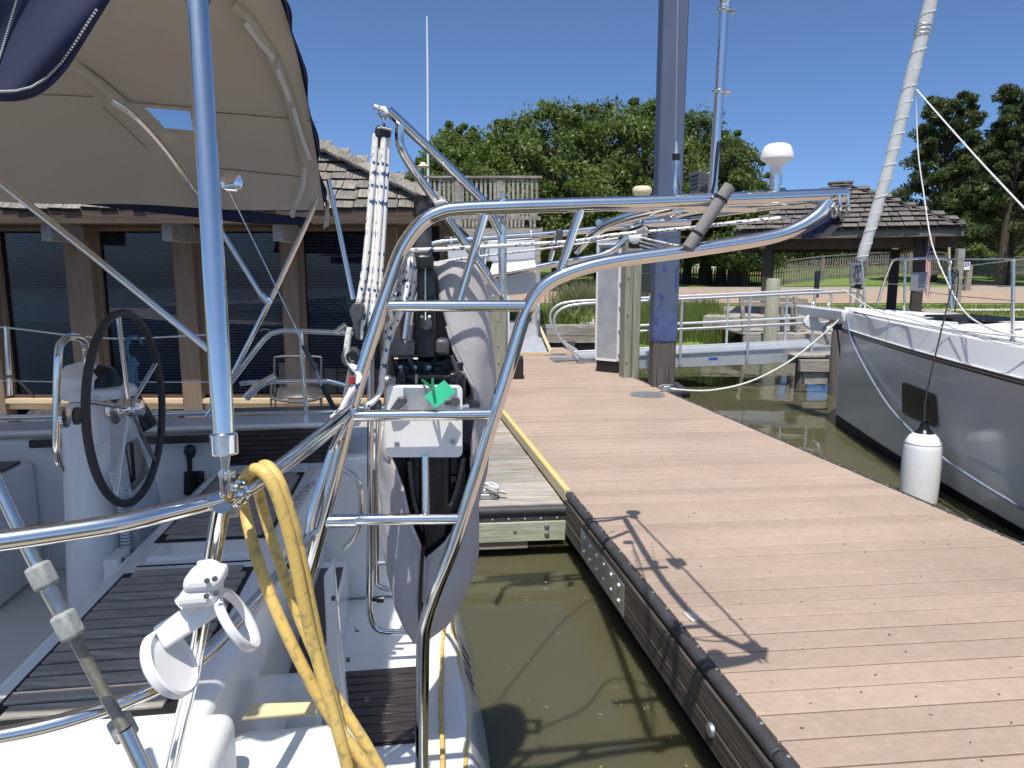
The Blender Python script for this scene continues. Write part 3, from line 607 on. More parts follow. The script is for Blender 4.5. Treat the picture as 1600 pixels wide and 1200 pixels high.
# roof: eave line at Y=7.7, hip at the right
EY = 7.62; EZ = 2.205; XC = P(688, 330, EY).x; SL = .9; HX = 1.84
def rf(X, t, h=0): return V((X, EY+t, EZ+SL*t))+V((0, -.669, .743))*h
TT = 1.0
rb = obj('roof', MB().add([rf(-11, 0), rf(XC, 0), rf(XC-HX*TT, TT), rf(-11, TT), V((XC, EY+5, EZ)), V((-11, EY+5, EZ))], [(0, 1, 2, 3), (1, 4, 2), (3, 2, 4, 5)]), brownwood, ch, solid=.03)
obj('eave_fascia', MB().box(((-11+XC)/2+.02, EY-.03, EZ-.065), (XC+11, .04, .14)), brownwood, ch)
obj('soffit', MB().box(((-11+XC)/2, (EY+WY)/2, EZ-.10), (XC+11-.1, WY-EY, .02)), brownwood, ch)
sk = [MB().hexa([V((-w/2+.004, -.0, -.012)), V((w/2-.004, 0, -.012)), V((w/2-.004, .34, -.006)), V((-w/2+.004, .34, -.006)), V((-w/2+.006, 0, .036)), V((w/2-.006, 0, .030)), V((w/2-.004, .34, .0)), V((-w/2+.004, .34, .0))]) for w in (.15, .19, .23, .27)]
skw = (.15, .19, .23, .27); skm = []
for mb in sk:
    me = mesh_of('shake', mb, V((0, 0, 0))); me.materials.append(shake); me.materials.append(butt_shade); me.polygons[2].material_index = 1; me.polygons.foreach_set('use_smooth', [False]*len(me.polygons)); skm.append(me)
def shake_piece(parent, p, rot, k_):
    o = bpy.data.objects.new('shake', skm[k_]); col.objects.link(o); o.parent = parent; o.location = V(p)-WO[parent.name]; o.rotation_euler = rot; return o
slope = math.atan(SL); row = .165; rest = MB(); cnt = 0
for r_ in range(int(TT*math.sqrt(1+SL*SL)/row)):
    t = r_*row*math.cos(slope)-.03; X = XC-HX*max(t, 0)-.02; jit = 0
    while X > -10.8:
        k_ = random.randrange(4); w = skw[k_]; X -= w/2
        tilt = slope-.05+random.uniform(-.02, .03); p = rf(X, t+random.uniform(-.015, .012), .038)
        if (X > -2.75) or (r_ < 2 and X > -5.6):
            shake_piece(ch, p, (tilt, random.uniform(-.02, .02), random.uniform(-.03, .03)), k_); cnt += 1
        else:
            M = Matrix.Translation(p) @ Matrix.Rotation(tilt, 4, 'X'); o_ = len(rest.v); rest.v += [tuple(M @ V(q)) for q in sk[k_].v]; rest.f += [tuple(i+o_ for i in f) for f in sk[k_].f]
        X -= w/2
obj('far_shakes', rest, shake, ch, kind='stuff')
for i in range(9):           # hip cap
    t = -.04+i*.12; p = V((XC-HX*t+.02, EY+t-.02, EZ+SL*t+.13)); dr = V((-HX, 1, SL)).normalized()
    x_ = dr.cross(UP).normalized(); z_ = x_.cross(dr)
    obj('hip_shake', MB().box(p+dr*.17-x_*.075-z_*.03, (.17, .30, .03), (x_+z_*.35).normalized(), (dr+z_*.05).normalized(), (z_-x_*.35).normalized()), shake, ch)
    obj('hip_shake', MB().box(p+dr*.17+x_*.075-z_*.03, (.17, .30, .03), (x_-z_*.35).normalized(), (dr+z_*.05).normalized(), (z_+x_*.35).normalized()), shake, ch)
for px in (78, 265, 437):
    c_ = P(px, 372, 7.75); br = obj('rafter_tail', MB().box(c_+V((0, .3, .09)), (.11, .7, .24)), mat('silver rafter wood', (.20, .20, .205), .8, c2=(.34, .34, .33), sc=20), ch)
# soffit dark bay to the right of the wall
# terrace
tr = struct('terrace', flat(-12, 6.9, -.5, WY+.3, TZ), greywood)
struct('terrace_edge', MB().box((-6.2, 6.9, -.5), (11.4, .06, .38)), darkwood)
# wrought iron chair on the terrace
iron = mat('dark iron', (.09, .09, .09), .5, .5, c2=(.14, .14, .14), sc=20)
cc = thing('patio_chair', 'black wire mesh patio chair on the terrace behind the far boat rail', 'chair', tuple(P(465, 640, 7.5)))
Yc = 7.45
def C_(px, py, dy=0): return P(px, py, Yc+dy)
bk = [C_(432, 690), C_(430, 620), C_(429, 566), C_(433, 558), C_(465, 557), C_(498, 558), C_(502, 566), C_(501, 620), C_(503, 690)]
obj('back_frame', MB().tube(smooth(bk, 3), .012, 8), iron, cc)
obj('arm', MB().tube([C_(424, 600, -.4), C_(423, 690, -.4)], .012, 8).tube([C_(424, 602, -.4), C_(431, 600, 0)], .012, 8), iron, cc)
obj('arm', MB().tube([C_(502, 612, -.4), C_(504, 690, -.4)], .012, 8).tube([C_(502, 612, -.4), C_(501, 608, 0)], .012, 8), iron, cc)
seat = [C_(424, 622, -.4), C_(440, 626, -.42), C_(465, 628, -.42), C_(490, 625, -.42), C_(503, 620, -.4)]
obj('seat_front', MB().tube(smooth(seat, 3), .016, 8), iron, cc)
mesh_ = MB()
for i in range(24):
    f_ = i/23; mesh_.tube([C_(436+60*f_, 568-3*math.sin(f_*3.14)), C_(438+58*f_, 604)], .0028, 4)
for i in range(14):
    f_ = i/13; mesh_.tube([C_(436, 568+36*f_), C_(497, 568+36*f_)], .0028, 4)
obj('back_mesh', mesh_, iron, cc, kind='stuff')
obj('seat_mesh', MB().add([C_(426, 623, -.38), C_(502, 621, -.38), C_(499, 606, 0), C_(433, 606, 0)], [(0, 1, 2, 3)]), iron, cc, solid=.012)
for a_, b_ in (((426, 640), (503, 638)),): obj('stretcher', MB().tube([C_(*a_, -.38), C_(*b_, -.38)], .01, 6), iron, cc)

# =================================================================== LOOKOUT DECK RAILING
lk = thing('lookout_deck', 'grey timber lookout deck with close picket railing in front of the oaks', 'deck', tuple(P(750, 345, 17)))
LY = 17.0
def lkp(px, py, dy=0): return P(px, py, LY+dy)
xa, xb = lkp(655, 300).x, lkp(845, 300).x; zt = lkp(750, 277).z; zm = lkp(750, 293).z; zb = lkp(750, 341).z; zlow = lkp(750, 357).z
obj('top_rail', MB().box(((xa+xb)/2, LY-.02, zt), (xb-xa+.06, .14, .045)), greywood, lk)
obj('bottom_rail', MB().box(((xa+xb)/2, LY, zb), (xb-xa, .05, .09)), greywood, lk)
obj('deck_edge', MB().box(((xa+xb)/2, LY+.05, zlow-.1), (xb-xa+.1, .12, .2)), greywood, lk)
obj('deck_floor', MB().box(((xa+xb)/2, LY+1.7, zlow), (xb-xa+.1, 3.3, .06)), greywood, lk)
pk = None; X = xa+.05; i = 0
while X < xb:
    i += 1; tall = (i % 9 == 0)
    if i % 9 == 0: obj('rail_post', MB().box((X, LY, (zt+zlow)/2-.1), (.14, .12, zt-zlow+.1)), greywood, lk)
    else:
        if pk is None: pk = obj('picket', MB().box((X, LY-.03, (zt+zb)/2-.03), (.058, .03, zt-zb)), greywood, lk); p0 = WO[pk.name]
        else: inst(pk, (X+random.uniform(-.006, .006), p0.y, p0.z), lk)
    if random.random() < .75: obj('back_picket', MB().box((X+.06, LY+3.2, (zm+zlow)/2-.1), (.07, .03, zm-zlow)), greywood, lk)
    X += .107
for X in (xa+.1, (xa+xb)/2, xb-.1):
    obj('support_post', MB().box((X, LY+.1, zlow/2), (.2, .2, zlow)), greywood, lk)
tag(T('flagpole', [P(669, 285, 22), P(668, 100, 22), P(667, 26, 22)], [.035, .03, .022], white_p), 'thin tall white flagpole rising behind the lookout deck', 'flagpole')
lamp = thing('path_lamp', 'small cream lamp with flared shade on a pole left of lookout deck', 'lamp', tuple(P(660, 300, 20)))
c_ = P(661, 259, 20)
obj('shade', MB().lathe([(.16, -.06), (.18, -.02), (.09, .03), (.06, .09), (.0005, .1)], c_, UP, 16), cream_p, lamp)
obj('pole', MB().tube([c_-UP*2.6, c_-UP*.05], .03, 8), darkgrey, lamp)

# =================================================================== GAZEBO
gl_ = V((6.48, 21.0, 0)); gr_ = V((11.87, 19.0, 0)); gf = (gr_-gl_).normalized(); gb = V((-gf.y, gf.x, 0)); GWD = (gr_-gl_).length
gzb = thing('gazebo', 'open waterside gazebo with steep weathered shake roof on dark posts', 'gazebo', tuple(gl_+gf*GWD/2+gb*GWD/2+UP*.4))
zE = 2.74; zA = 4.28; apx = gl_+gf*GWD/2+gb*GWD/2
def gpt(a, b, z): return gl_+gf*a+gb*b+UP*z
c4 = [gpt(0, 0, zE), gpt(GWD, 0, zE), gpt(GWD, GWD, zE), gpt(0, GWD, zE)]; ap = V((apx.x, apx.y, zA))
obj('roof', MB().add(c4+[ap], [(0, 1, 4), (1, 2, 4), (2, 3, 4), (3, 0, 4)]), brownwood, gzb, solid=.04)
rot0 = math.atan2(gf.y, gf.x); sl2 = math.atan((zA-zE)/(GWD/2)); Lr = (GWD/2)/math.cos(sl2); cntg = 0
nrow = 10; rw = Lr/nrow
def gshake(face_i, X, t):
    pass
big = [MB().hexa([V((-w/2+.008, 0, -.02)), V((w/2-.008, 0, -.02)), V((w/2-.008, .36, -.01)), V((-w/2+.008, .36, -.01)), V((-w/2+.012, 0, .042)), V((w/2-.012, 0, .036)), V((w/2-.008, .36, 0)), V((-w/2+.008, .36, 0))]) for w in (.24, .32, .40, .48)]
bigw = (.24, .32, .40, .48); bigm = []
for mb in big:
    me = mesh_of('shake', mb, V((0, 0, 0))); me.materials.append(shake_d); me.materials.append(butt_shade); me.polygons[2].material_index = 1; me.polygons.foreach_set('use_smooth', [False]*len(me.polygons)); bigm.append(me)
rest = MB()
for fc in range(2):            # the front face shake by shake, the right face joined
    base = gpt(0, 0, zE) if fc == 0 else gpt(GWD, 0, zE); fx = gf if fc == 0 else gb; fb = gb if fc == 0 else -gf; rz = math.atan2(fx.y, fx.x)
    for r_ in range(nrow):
        t = r_*rw*math.cos(sl2); half = GWD/2-t; X = t+.0
        while X < GWD-t-.05:
            k_ = random.randrange(4); w = min(bigw[k_], GWD-t-X+.2); X += bigw[k_]/2
            p = base+fx*X+fb*(t-.05+random.uniform(-.03, .02))+UP*(t*math.tan(sl2)+.06)
            if fc == 0:
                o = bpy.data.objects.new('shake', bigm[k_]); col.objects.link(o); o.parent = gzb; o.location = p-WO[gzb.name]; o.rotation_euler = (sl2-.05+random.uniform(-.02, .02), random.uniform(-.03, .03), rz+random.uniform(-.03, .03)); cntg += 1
            else:
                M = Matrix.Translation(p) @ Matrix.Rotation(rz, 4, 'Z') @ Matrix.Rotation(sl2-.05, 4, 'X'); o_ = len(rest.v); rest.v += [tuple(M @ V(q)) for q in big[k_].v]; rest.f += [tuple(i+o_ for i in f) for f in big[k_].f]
            X += bigw[k_]/2
obj('side_shakes', rest, shake_d, gzb, kind='stuff')
for ci in (0, 1):
    a_ = c4[ci]; n_ = 12
    for i in range(n_):
        p = a_.lerp(ap, i/n_); q = a_.lerp(ap, (i+1.5)/n_); obj('hip_shake', MB().bar(p+UP*.05, q+UP*.04, .30, .035), shake_d, gzb)
obj('roof_cap', MB().box(ap+UP*.05, (.7, .5, .07), gf, gb), shake_d, gzb, bevel=.02)
for i in range(4):
    a_ = c4[i]; b_ = c4[(i+1) % 4]; ins = (apx-(a_+b_)/2); ins.z = 0; ins.normalize()
    obj('eave_fascia', MB().bar(a_+ins*.06-UP*.10, b_+ins*.06-UP*.10, .05, .2), mat('grey fascia', (.10, .09, .08), .8, c2=(.17, .155, .14), sc=6, stretch=(.3, .3, 4)), gzb)
    obj('tie_beam', MB().bar(a_+ins*.75-UP*.32, b_+ins*.75-UP*.32, .16, .3), brownwood, gzb)
obj('ceiling', MB().add([p-UP*.2+(apx+UP*p.z-p)*.02 for p in c4], [(0, 1, 2, 3)]), brownwood, gzb)
gp_ = [gpt(.9, .6, 0), gpt(GWD-.9, .6, 0), gpt(.9, GWD-.6, 0), gpt(GWD-.9, GWD-.6, 0)]
for p in gp_: obj('post', MB().box(V((p.x, p.y, 1.45)), (.27, .27, 2.3), gf, gb), mat('dark post', (.035, .028, .024), .8, c2=(.06, .05, .042), sc=6, stretch=(3, 3, .3)), gzb, bevel=.01, seg=1)
sp = gp_[1]; obj('notice', MB().box(V((sp.x, sp.y, 1.35))-gb*.15+gf*.0, (.4, .02, .5), gf, gb), signgrey, gzb)
fzg = .34
for i in range(14):
    b0 = -1.2+i*.5
    obj('floor_board', MB().box(gpt(GWD/2, b0+.22, fzg), (GWD+1.4, .48, .05), gf, gb), greywood, gzb)
obj('floor_beam', MB().box(gpt(GWD/2, -1.22, fzg-.17), (GWD+1.4, .08, .28), gf, gb), greywood, gzb)
for a_ in (.2, 1.9, 3.8, 5.6): obj('pile', MB().lathe([(.16, -1.2), (.15, fzg-.05), (.0005, fzg-.04)], gpt(a_, -1.0, 0), UP, 12), postwood, gzb)
lr = thing('life_ring', 'white life ring hanging under the gazebo eave beam', 'life ring', tuple(P(1400, 380, 19.6)))
obj('ring', MB().torus(P(1400, 379, 20.7), V((0, 1, 0)), .155, .042, 24, 8), white_p, lr)
obj('backboard', MB().lathe([(.2, 0), (.2, .015), (.0005, .016)], P(1400, 379, 20.78), V((0, 1, 0)), 20), mat('pale board', (.3, .28, .25), .8), lr)
# lit round pile at the front corner, and a bench
tag(obj('mooring_pile', MB().lathe([(.17, -1.2), (.165, .95), (.13, 1.0), (.0005, 1.01)], P(1205, 500, 17.4)*1, UP, 16), mat('pale round pile', (.26, .26, .19), .85, c2=(.38, .37, .29), sc=6, stretch=(4, 4, .4), bump=.3)), 'pale round mooring pile standing in front of the gazebo deck', 'pile')
bn = thing('bench', 'weathered timber bench at the front edge of the gazebo deck', 'bench', tuple(P(1225, 520, 18)))
BY = 18.2
def bpnt(px, py, dy=0): return P(px, py, BY+dy)
for y_ in (468, 476): obj('back_slat', MB().bar(bpnt(1155, y_-2), bpnt(1262, y_+2), .05, .10), greywood, bn)
for i in range(3): obj('seat_slat', MB().bar(bpnt(1157, 496, .12+i*.15), bpnt(1262, 497, .12+i*.15), .13, .04), greywood, bn)
for px in (1158, 1242): obj('leg', MB().bar(bpnt(px, 463), bpnt(px+5, 519), .09, .09), greywood, bn)
for px in (1222, 1238): obj('leg', MB().bar(bpnt(px, 478, .3), bpnt(px, 519, .3), .09, .09), greywood, bn)
fd = thing('pier_deck', 'weathered low timber pier deck on piles in front of the gazebo', 'pier', tuple(P(1240, 530, 18)))
zz = bpnt(1225, 521).z
for i in range(14): obj('plank', MB().box(V((bpnt(1156, 520).x+.12+i*.245, BY+.55, zz)), (.238, 1.9, .05)), greywood, fd, bevel=.005, seg=1)
obj('beam', MB().box(V((bpnt(1156, 520).x+1.7, BY-.42, zz-.17)), (3.5, .09, .28)), greywood, fd)
obj('beam', MB().box(V((bpnt(1156, 520).x+1.7, BY-.40, zz-.42)), (3.5, .09, .12)), darkwood, fd)
for i in range(4): obj('pile', MB().lathe([(.12, -1.2), (.12, zz-.1), (.0005, zz-.09)], V((bpnt(1156, 520).x+.3+i*.95, BY-.2, 0)), UP, 10), pilewood, fd)
tag(obj('bollard', MB().lathe([(.06, 0), (.06, .62), (.05, .64), (.0005, .645)], P(1275, 465, 17.2), UP, 10), black_p), 'black bollard post standing near the gazebo pier', 'bollard')

# =================================================================== FENCES, SIGNS, VEHICLES
fencewood = mat('fence wood', (.13, .115, .095), .85, c2=(.22, .20, .17), sc=4)
def fence(name, label, pts, hgt, post_every, group=None):
    f = thing(name, label, 'fence', tuple(pts[0])); pk = MB(); acc = 0
    for si, (a_, b_) in enumerate(zip(pts, pts[1:])):
        d = (b_-a_); L = math.hypot(d.x, d.y); n_ = max(2, int(L/.16)); d1 = d.normalized()
        for i in range(n_):
            p = a_.lerp(b_, i/n_); pk.box(p+UP*(hgt/2-.05), (.085, .025, hgt-.12), V((d1.x, d1.y, 0)).normalized(), V((-d1.y, d1.x, 0)).normalized())
        obj('rail', MB().bar(a_+UP*hgt, b_+UP*hgt, .12, .06), fencewood, f); obj('rail', MB().bar(a_+UP*.2, b_+UP*.2, .05, .09), fencewood, f); obj('rail', MB().bar(a_+UP*(hgt*.55), b_+UP*(hgt*.55), .05, .07), fencewood, f)
        m_ = max(1, int(L/post_every))
        for i in range(1 if si else 0, m_+1):
            p = a_.lerp(b_, i/m_); obj('fence_post', MB().box(p+UP*(hgt/2), (.16, .14, hgt+.06)), fencewood, f)
    obj('pickets', pk, fencewood, f, kind='stuff')
def gr(px, py, Y): p = P(px, py, Y); return p
fence('picket_fence', 'grey picket fence climbing the lawn seen through the gazebo posts', [gr(1200, 449, 40), gr(1283, 438, 41), gr(1420, 428, 42), gr(1475, 431, 43)], 1.35, 2.6)
fence('picket_fence', 'dark picket fence running under the hedge right of the gazebo', [gr(1477, 432, 44), gr(1560, 432, 46), gr(1680, 432, 48)], 1.25, 2.6)
fence('picket_fence', 'dark picket fence under the oak trees behind the blue pile', [gr(1010, 446, 46), gr(1120, 447, 45), gr(1196, 449, 42)], 1.25, 2.8)
hs = thing('parking_sign', 'small blue wheelchair parking sign on a grey timber post', 'sign', tuple(P(1512, 450, 36)))
sp_ = P(1511, 452, 37.4); hp = P(1512, 422, 37.4).z-sp_.z
obj('post', MB().box(sp_+UP*(hp/2+.1), (.26, .2, hp+.35)), greywood, hs)
sc_ = P(1511, 413, 37.27); k1 = 37.27/1110
obj('sign_panel', MB().box(P(1511, 415.5, 37.27), (11*k1*.8, .02, 12*k1)), white_p, hs)
bpn = obj('blue_panel', MB().box(P(1511, 413, 37.257), (6*k1, .012, 5*k1)), signblue, hs)
q = P(1511, 413, 37.24)
obj('wheelchair_symbol', MB().torus(q+V((0, 0, -.03)), V((0, 1, 0)), .04, .009, 16, 6).tube([q+V((-.012, 0, .05)), q+V((-.012, 0, 0)), q+V((.03, 0, 0)), q+V((.05, 0, -.05))], .009, 6).lathe([(.016, -.005), (.016, .005), (.0005, .006)], q+V((-.015, 0, .066)), V((0, 1, 0)), 8), white_p, bpn)
tag(obj('timber_post', MB().box(P(1496, 440, 29)*1, (.27, .25, 2.6)), greywood, bevel=.02), 'tall square grey timber post on the grass left of the parking sign', 'post')
tag(obj('guide_pole', MB().tube([P(1484, 470, 28), P(1483, 386, 28)], .045, 8), tansill), 'slim pale wooden pole behind the yacht rail', 'pole')
# flag on its pole
fl_ = thing('flag', 'small red and white striped flag hanging from a thin pole past the yacht', 'flag', tuple(P(1450, 466, 24)))
FY = 24; kk = FY/1110
obj('flagpole', MB().tube([P(1450, 466, FY), P(1449, 384, FY)], .014, 6), galv, fl_)
for i in range(7):
    x0 = 1445+i*1.3; q = []
    mbx = MB()
    for j in range(6):
        y0 = 396+j*11+i*.5; y1 = y0+11
        mbx.add([P(x0+1.2*math.sin(j*1.1), y0, FY-.03-.03*math.sin(i+j)), P(x0+1.3+1.2*math.sin(j*1.1), y0, FY-.03-.03*math.sin(i+1+j)), P(x0+1.3+1.2*math.sin((j+1)*1.1)-(.4 if j == 5 else 0), y1-(i-3)**2*.3*(j == 5), FY-.03-.03*math.sin(i+2+j)), P(x0+1.2*math.sin((j+1)*1.1), y1-(i-3)**2*.3*(j == 5), FY-.03-.03*math.sin(i+1+j))], [(0, 1, 2, 3)])
    obj('stripe', mbx, flagred if i % 2 == 0 else flagwhite, fl_)
obj('canton', MB().add([P(1447, 385, FY-.04), P(1452, 385, FY-.05), P(1453, 403, FY-.06), P(1448, 403, FY-.05)], [(3, 2, 1, 0)]), flagblue, fl_)
# van
vn = thing('parked_van', 'dark panel van parked on the brick road behind the cabinet post', 'van', tuple(P(985, 466, 33)))
vc = P(965, 466, 33.5); vb = vc.z
paint = mat('dark van paint', (.02, .022, .022), .25, c2=(.03, .031, .03), sc=3, coat=.5)
def vp(x, z): return V((vc.x+x, vc.y, vb+z))
prof = [(-.75, .35), (1.45, .35), (1.55, .6), (1.55, 1.0), (1.45, 1.75), (1.2, 2.6), (-.75, 2.75)]
obj('body', MB().prism([vp(x, z)-V((0, .9, 0)) for x, z in prof], (0, 1.9, 0)), paint, vn, bevel=.08)
obj('side_window', MB().prism([vp(x, z)-V((0, .915, 0)) for x, z in ((-.6, 1.65), (1.2, 1.65), (1.08, 2.3), (-.6, 2.35))], (0, .02, 0)), black_g, vn)
obj('trim_strip', MB().box(vp(.35, 1.15)-V((0, .91, 0)), (2.1, .03, .05)), darkgrey, vn)
for x in (-.4, 1.0):
    w_ = obj('wheel', MB().lathe([(.2, -.02), (.36, .0), (.37, .2), (.0005, .21)], vp(x, .36)-V((0, .85, 0)), V((0, 1, 0)), 20), rubber, vn); obj('rim', MB().lathe([(.2, 0), (.16, .02), (.0005, .02)], vp(x, .36)-V((0, .83, 0)), V((0, -1, 0)), 16), galv, w_)
car = thing('parked_car', 'white car parked beyond the dark fence under the oaks', 'car', tuple(P(1128, 432, 60)))
pc_ = P(1125, 433, 60); wp_ = mat('white car paint', (.7, .71, .72), .3, coat=.5)
obj('body', MB().prism([pc_+V((x, -.8, z)) for x, z in ((-2.2, .3), (2.2, .3), (2.2, .75), (1.3, .9), (.7, 1.35), (-1.2, 1.35), (-2.1, .9))], (0, 1.7, 0)), wp_, car, bevel=.08)
obj('window', MB().prism([pc_+V((x, -.82, z)) for x, z in ((-1.6, .92), (1.05, .92), (.6, 1.27), (-1.1, 1.27))], (0, .03, 0)), black_g, car)
for x in (-1.3, 1.3): obj('wheel', MB().lathe([(.31, 0), (.31, .2), (.0005, .21)], pc_+V((x, -.85, .31)), V((0, 1, 0)), 16), rubber, car)
rc_ = thing('red_canopy', 'small red umbrella beyond the fence left of the gazebo post', 'umbrella', tuple(P(1190, 445, 55)))
obj('shade', MB().lathe([(.45, 0), (.3, .22), (.0005, .4)], P(1190, 428, 55), UP, 10), redcloth, rc_); obj('pole', MB().tube([P(1190, 445, 55), P(1190, 425, 55)], .03, 6), galv, rc_)

# =================================================================== TREES
def leaves(name, centers, radii, per, size, m, parent, org, flat=1.0, elong=1.0):
    cs = np.repeat(np.asarray(centers), per, 0); rs = np.repeat(np.asarray(radii), per)[:, None]
    d = rng.normal(size=(len(cs), 3)); d /= np.linalg.norm(d, axis=1)[:, None]; rad = rng.random((len(cs), 1))**.5
    p = cs+d*rad*rs*np.array([1, 1, .75*flat])
    a = rng.normal(size=(len(p), 3)); a /= np.linalg.norm(a, axis=1)[:, None]; b = np.cross(a, rng.normal(size=(len(p), 3))); b /= np.linalg.norm(b, axis=1)[:, None]
    s = size*(.6+.8*rng.random((len(p), 1))); a = a*s*elong; b = b*s*.55
    v = np.stack([p-a, p+b*.9-a*.1, p+a, p-b*.9-a*.1], 1).reshape(-1, 3); f = np.arange(len(v)).reshape(-1, 4)
    return npmesh(name, v, f, m, org, parent)
def tree(name, label, cat, X, Y, h, w, m, per, nclump, size, group, z0=None, trunk_h=.28, r=.25, lean=0, flat=1., shape='oak', elong=1.0):
    z0 = land_z(X, Y) if z0 is None else z0; t = thing(name, label, cat, (X, Y, z0), group)
    tr = MB(); top = V((X+lean, Y, z0+h*.9)); base = V((X, Y, z0-.2))
    path = [base, V((X+lean*.1, Y, z0+h*trunk_h)), V((X+lean*.5+random.uniform(-.3, .3), Y, z0+h*.6)), top]
    sp = smooth(path, 4); tr.tube(sp, [r*(1-.88*i/(len(sp)-1)) for i in range(len(sp))], 8)
    cen = []; rad = []
    for i in range(nclump):
        if shape == 'oak':
            th = random.random()*6.283; u = random.random(); zz = trunk_h*.75+(1-trunk_h*.75)*u; prof = math.sin(min(.97, .12+u*.9)*math.pi)**.6 if u > .1 else .6
            rr = w/2*prof*(.35+.65*random.random()**.5); c = V((X+lean*u+rr*math.cos(th), Y+rr*math.sin(th), z0+h*zz*.97)); cr = w*random.choice((random.uniform(.05, .10), random.uniform(.11, .19)))
            if i % 4 == 0: k_ = 1.12; c = V((X+(c.x-X)*k_, Y+(c.y-Y)*k_, c.z+random.uniform(0, .55))); cr = w*.034
        else:
            u = (i+.5)/nclump; zz = trunk_h+(1-trunk_h)*u; th = i*2.4+random.uniform(-.6, .6); rr = w/2*(1-u*.62)*(.25+.75*random.random()**.6); c = V((X+lean*u+rr*math.cos(th), Y+rr*math.sin(th), z0+h*zz)); cr = w*random.uniform(.06, .125)*(1.1-.4*u)
        cen.append(tuple(c)); rad.append(cr)
        if i % 3 == 0 or shape != 'oak':
            u2 = max(.15, min(.9, (c.z-z0)/h-.14)); b0 = V((X+lean*u2*.8, Y, z0+h*u2)); mid = b0.lerp(c, .5)+V((0, 0, .15)); tr.tube([b0, mid, c], [r*.3, r*.18, r*.05], 5, caps=False)
    obj('trunk', tr, bark, t)
    leaves('crown', cen, rad, per, size, m, t, (X, Y, z0+h*.5), flat, elong)
    return t
def tx(px, Y): return (px-800)/1110*Y*.985
oaks = [(655, 34, 5.6, 4.2, 0), (722, 38, 8.4, 6.0, 0), (800, 41, 9.2, 7.0, 0), (868, 39, 9.6, 7.5, 0), (935, 42, 10.2, 7.0, 1), (1002, 40, 10.3, 6.4, 0), (1075, 45, 10.2, 7.5, 1), (1128, 43, 8.5, 6.0, 1), (1165, 41, 5.9, 4.6, 1), (760, 48, 8.5, 9, 1), (900, 50, 9, 10, 1), (1040, 50, 9, 10, 1)]
olab = ['low leafy oak at the left end of the tree row above clubhouse roof', 'bushy green oak directly behind the lookout deck', 'broad green oak right of the lookout deck', 'full round oak in the middle of the row', 'tall oak left of the blue pile', 'oak standing immediately behind the blue pile left edge', 'darker oak rising right behind the blue pile', 'ragged oak right of the steel staff', 'small drooping oak at the right end of the row beside gazebo', 'deep shaded oak filling the gap behind the lookout deck', 'deep shaded oak behind the middle of the oak row', 'deep shaded oak behind the blue pile and staff']
for (px, Y, h, w, dk_), lb in zip(oaks, olab):
    tree('oak_tree', lb, 'tree', tx(px, Y), Y, h, w, leaf_oak2 if dk_ else leaf_oak, 240, 130, .10, 'oak trees beyond the road', trunk_h=.24, r=.28)
for px, Y, lb in ((1148, 42, 'dark oak trunk standing on the lawn right of the blue pile'), (1103, 44, 'slim dark trunk close to the right side of the blue pile')):
    tree('oak_tree', lb, 'tree', tx(px, Y), Y, 6.2, 5, leaf_oak2, 260, 30, .14, 'oak trees beyond the road', trunk_h=.45, r=.42)
pines = [(1462, 46, 11.3, 7.0, 'tall pine with open crown behind the right end of gazebo roof'), (1580, 42, 11.0, 7.0, 'broad dark pine at the right edge of picture'), (1525, 58, 9.5, 9, 'shorter dense pine between the two tall pines'), (1640, 50, 13, 9, 'tall pine cut by the right picture edge')]
for px, Y, h, w, lb in pines:
    tree('pine_tree', lb, 'tree', tx(px, Y), Y, h, w, leaf_pine, 240, 120, .085, 'pine trees right of the gazebo', trunk_h=.25, r=.2, shape='pine', flat=.75, elong=1.9)
tree('pine_tree', 'bare dark leaning pine trunk in front of the fence at right', 'tree', tx(1566, 41), 41, 8.5, 4.2, leaf_pine, 320, 26, .13, 'pine trees right of the gazebo', trunk_h=.55, r=.26, lean=.4, shape='pine')
hcen = []; hrad = []
for i in range(46):
    px = 1480+i*6; Y = 48+random.uniform(-.6, .6); hcen.append((tx(px, Y), Y, land_z(0, 48)+random.uniform(.5, 1.9))); hrad.append(random.uniform(.5, .8))
hd = leaves('hedge', hcen, hrad, 260, .10, leaf_oak, None, (tx(1600, 48), 48, 1.2)); tag(hd, 'clipped green hedge behind the dark fence on the right', 'hedge')
# woods far behind read as one mass
fcn = []; frd = []
for i in range(640):
    px = random.uniform(300, 2100); Y = random.uniform(66, 95); fcn.append((tx(px, Y), Y, land_z(0, Y)+random.uniform(0, 5.2)*(1 if px > 1150 else .8))); frd.append(random.uniform(1.2, 2.2))
fw = leaves('far_woods', fcn, frd, 150, .30, leaf_far, None, (30, 80, 3)); tag(fw, 'dark woods closing the view behind the lawn', 'woods'); fw['kind'] = 'stuff'
# reeds and grasses
def blades(name, pts, h, m, bend=.25, wd=.012):
    p = np.asarray(pts); n_ = len(p); hh = h*(.5+.7*rng.random(n_))[:, None]; th = rng.random(n_)*6.283; d = np.stack([np.cos(th), np.sin(th), np.zeros(n_)], 1)*hh*bend*rng.random((n_, 1))
    th2 = rng.random(n_)*6.283; s = np.stack([np.cos(th2), np.sin(th2), np.zeros(n_)], 1)*wd; up = np.array([0, 0, 1.])*hh
    v = np.stack([p-s, p+s, p+s*.7+d*.35+up*.55, p-s*.7+d*.35+up*.55, p+d+up], 1).reshape(-1, 3)
    b = np.arange(n_)[:, None]*5; f = np.concatenate([b+np.array([[0, 1, 2, 3]]), b+np.array([[3, 2, 4, 4]])])
    tri = np.concatenate([b+np.array([[0, 1, 2]]), b+np.array([[0, 2, 3]]), b+np.array([[3, 2, 4]])])
    return npmesh(name, v, tri, m, tuple(p.mean(0)))
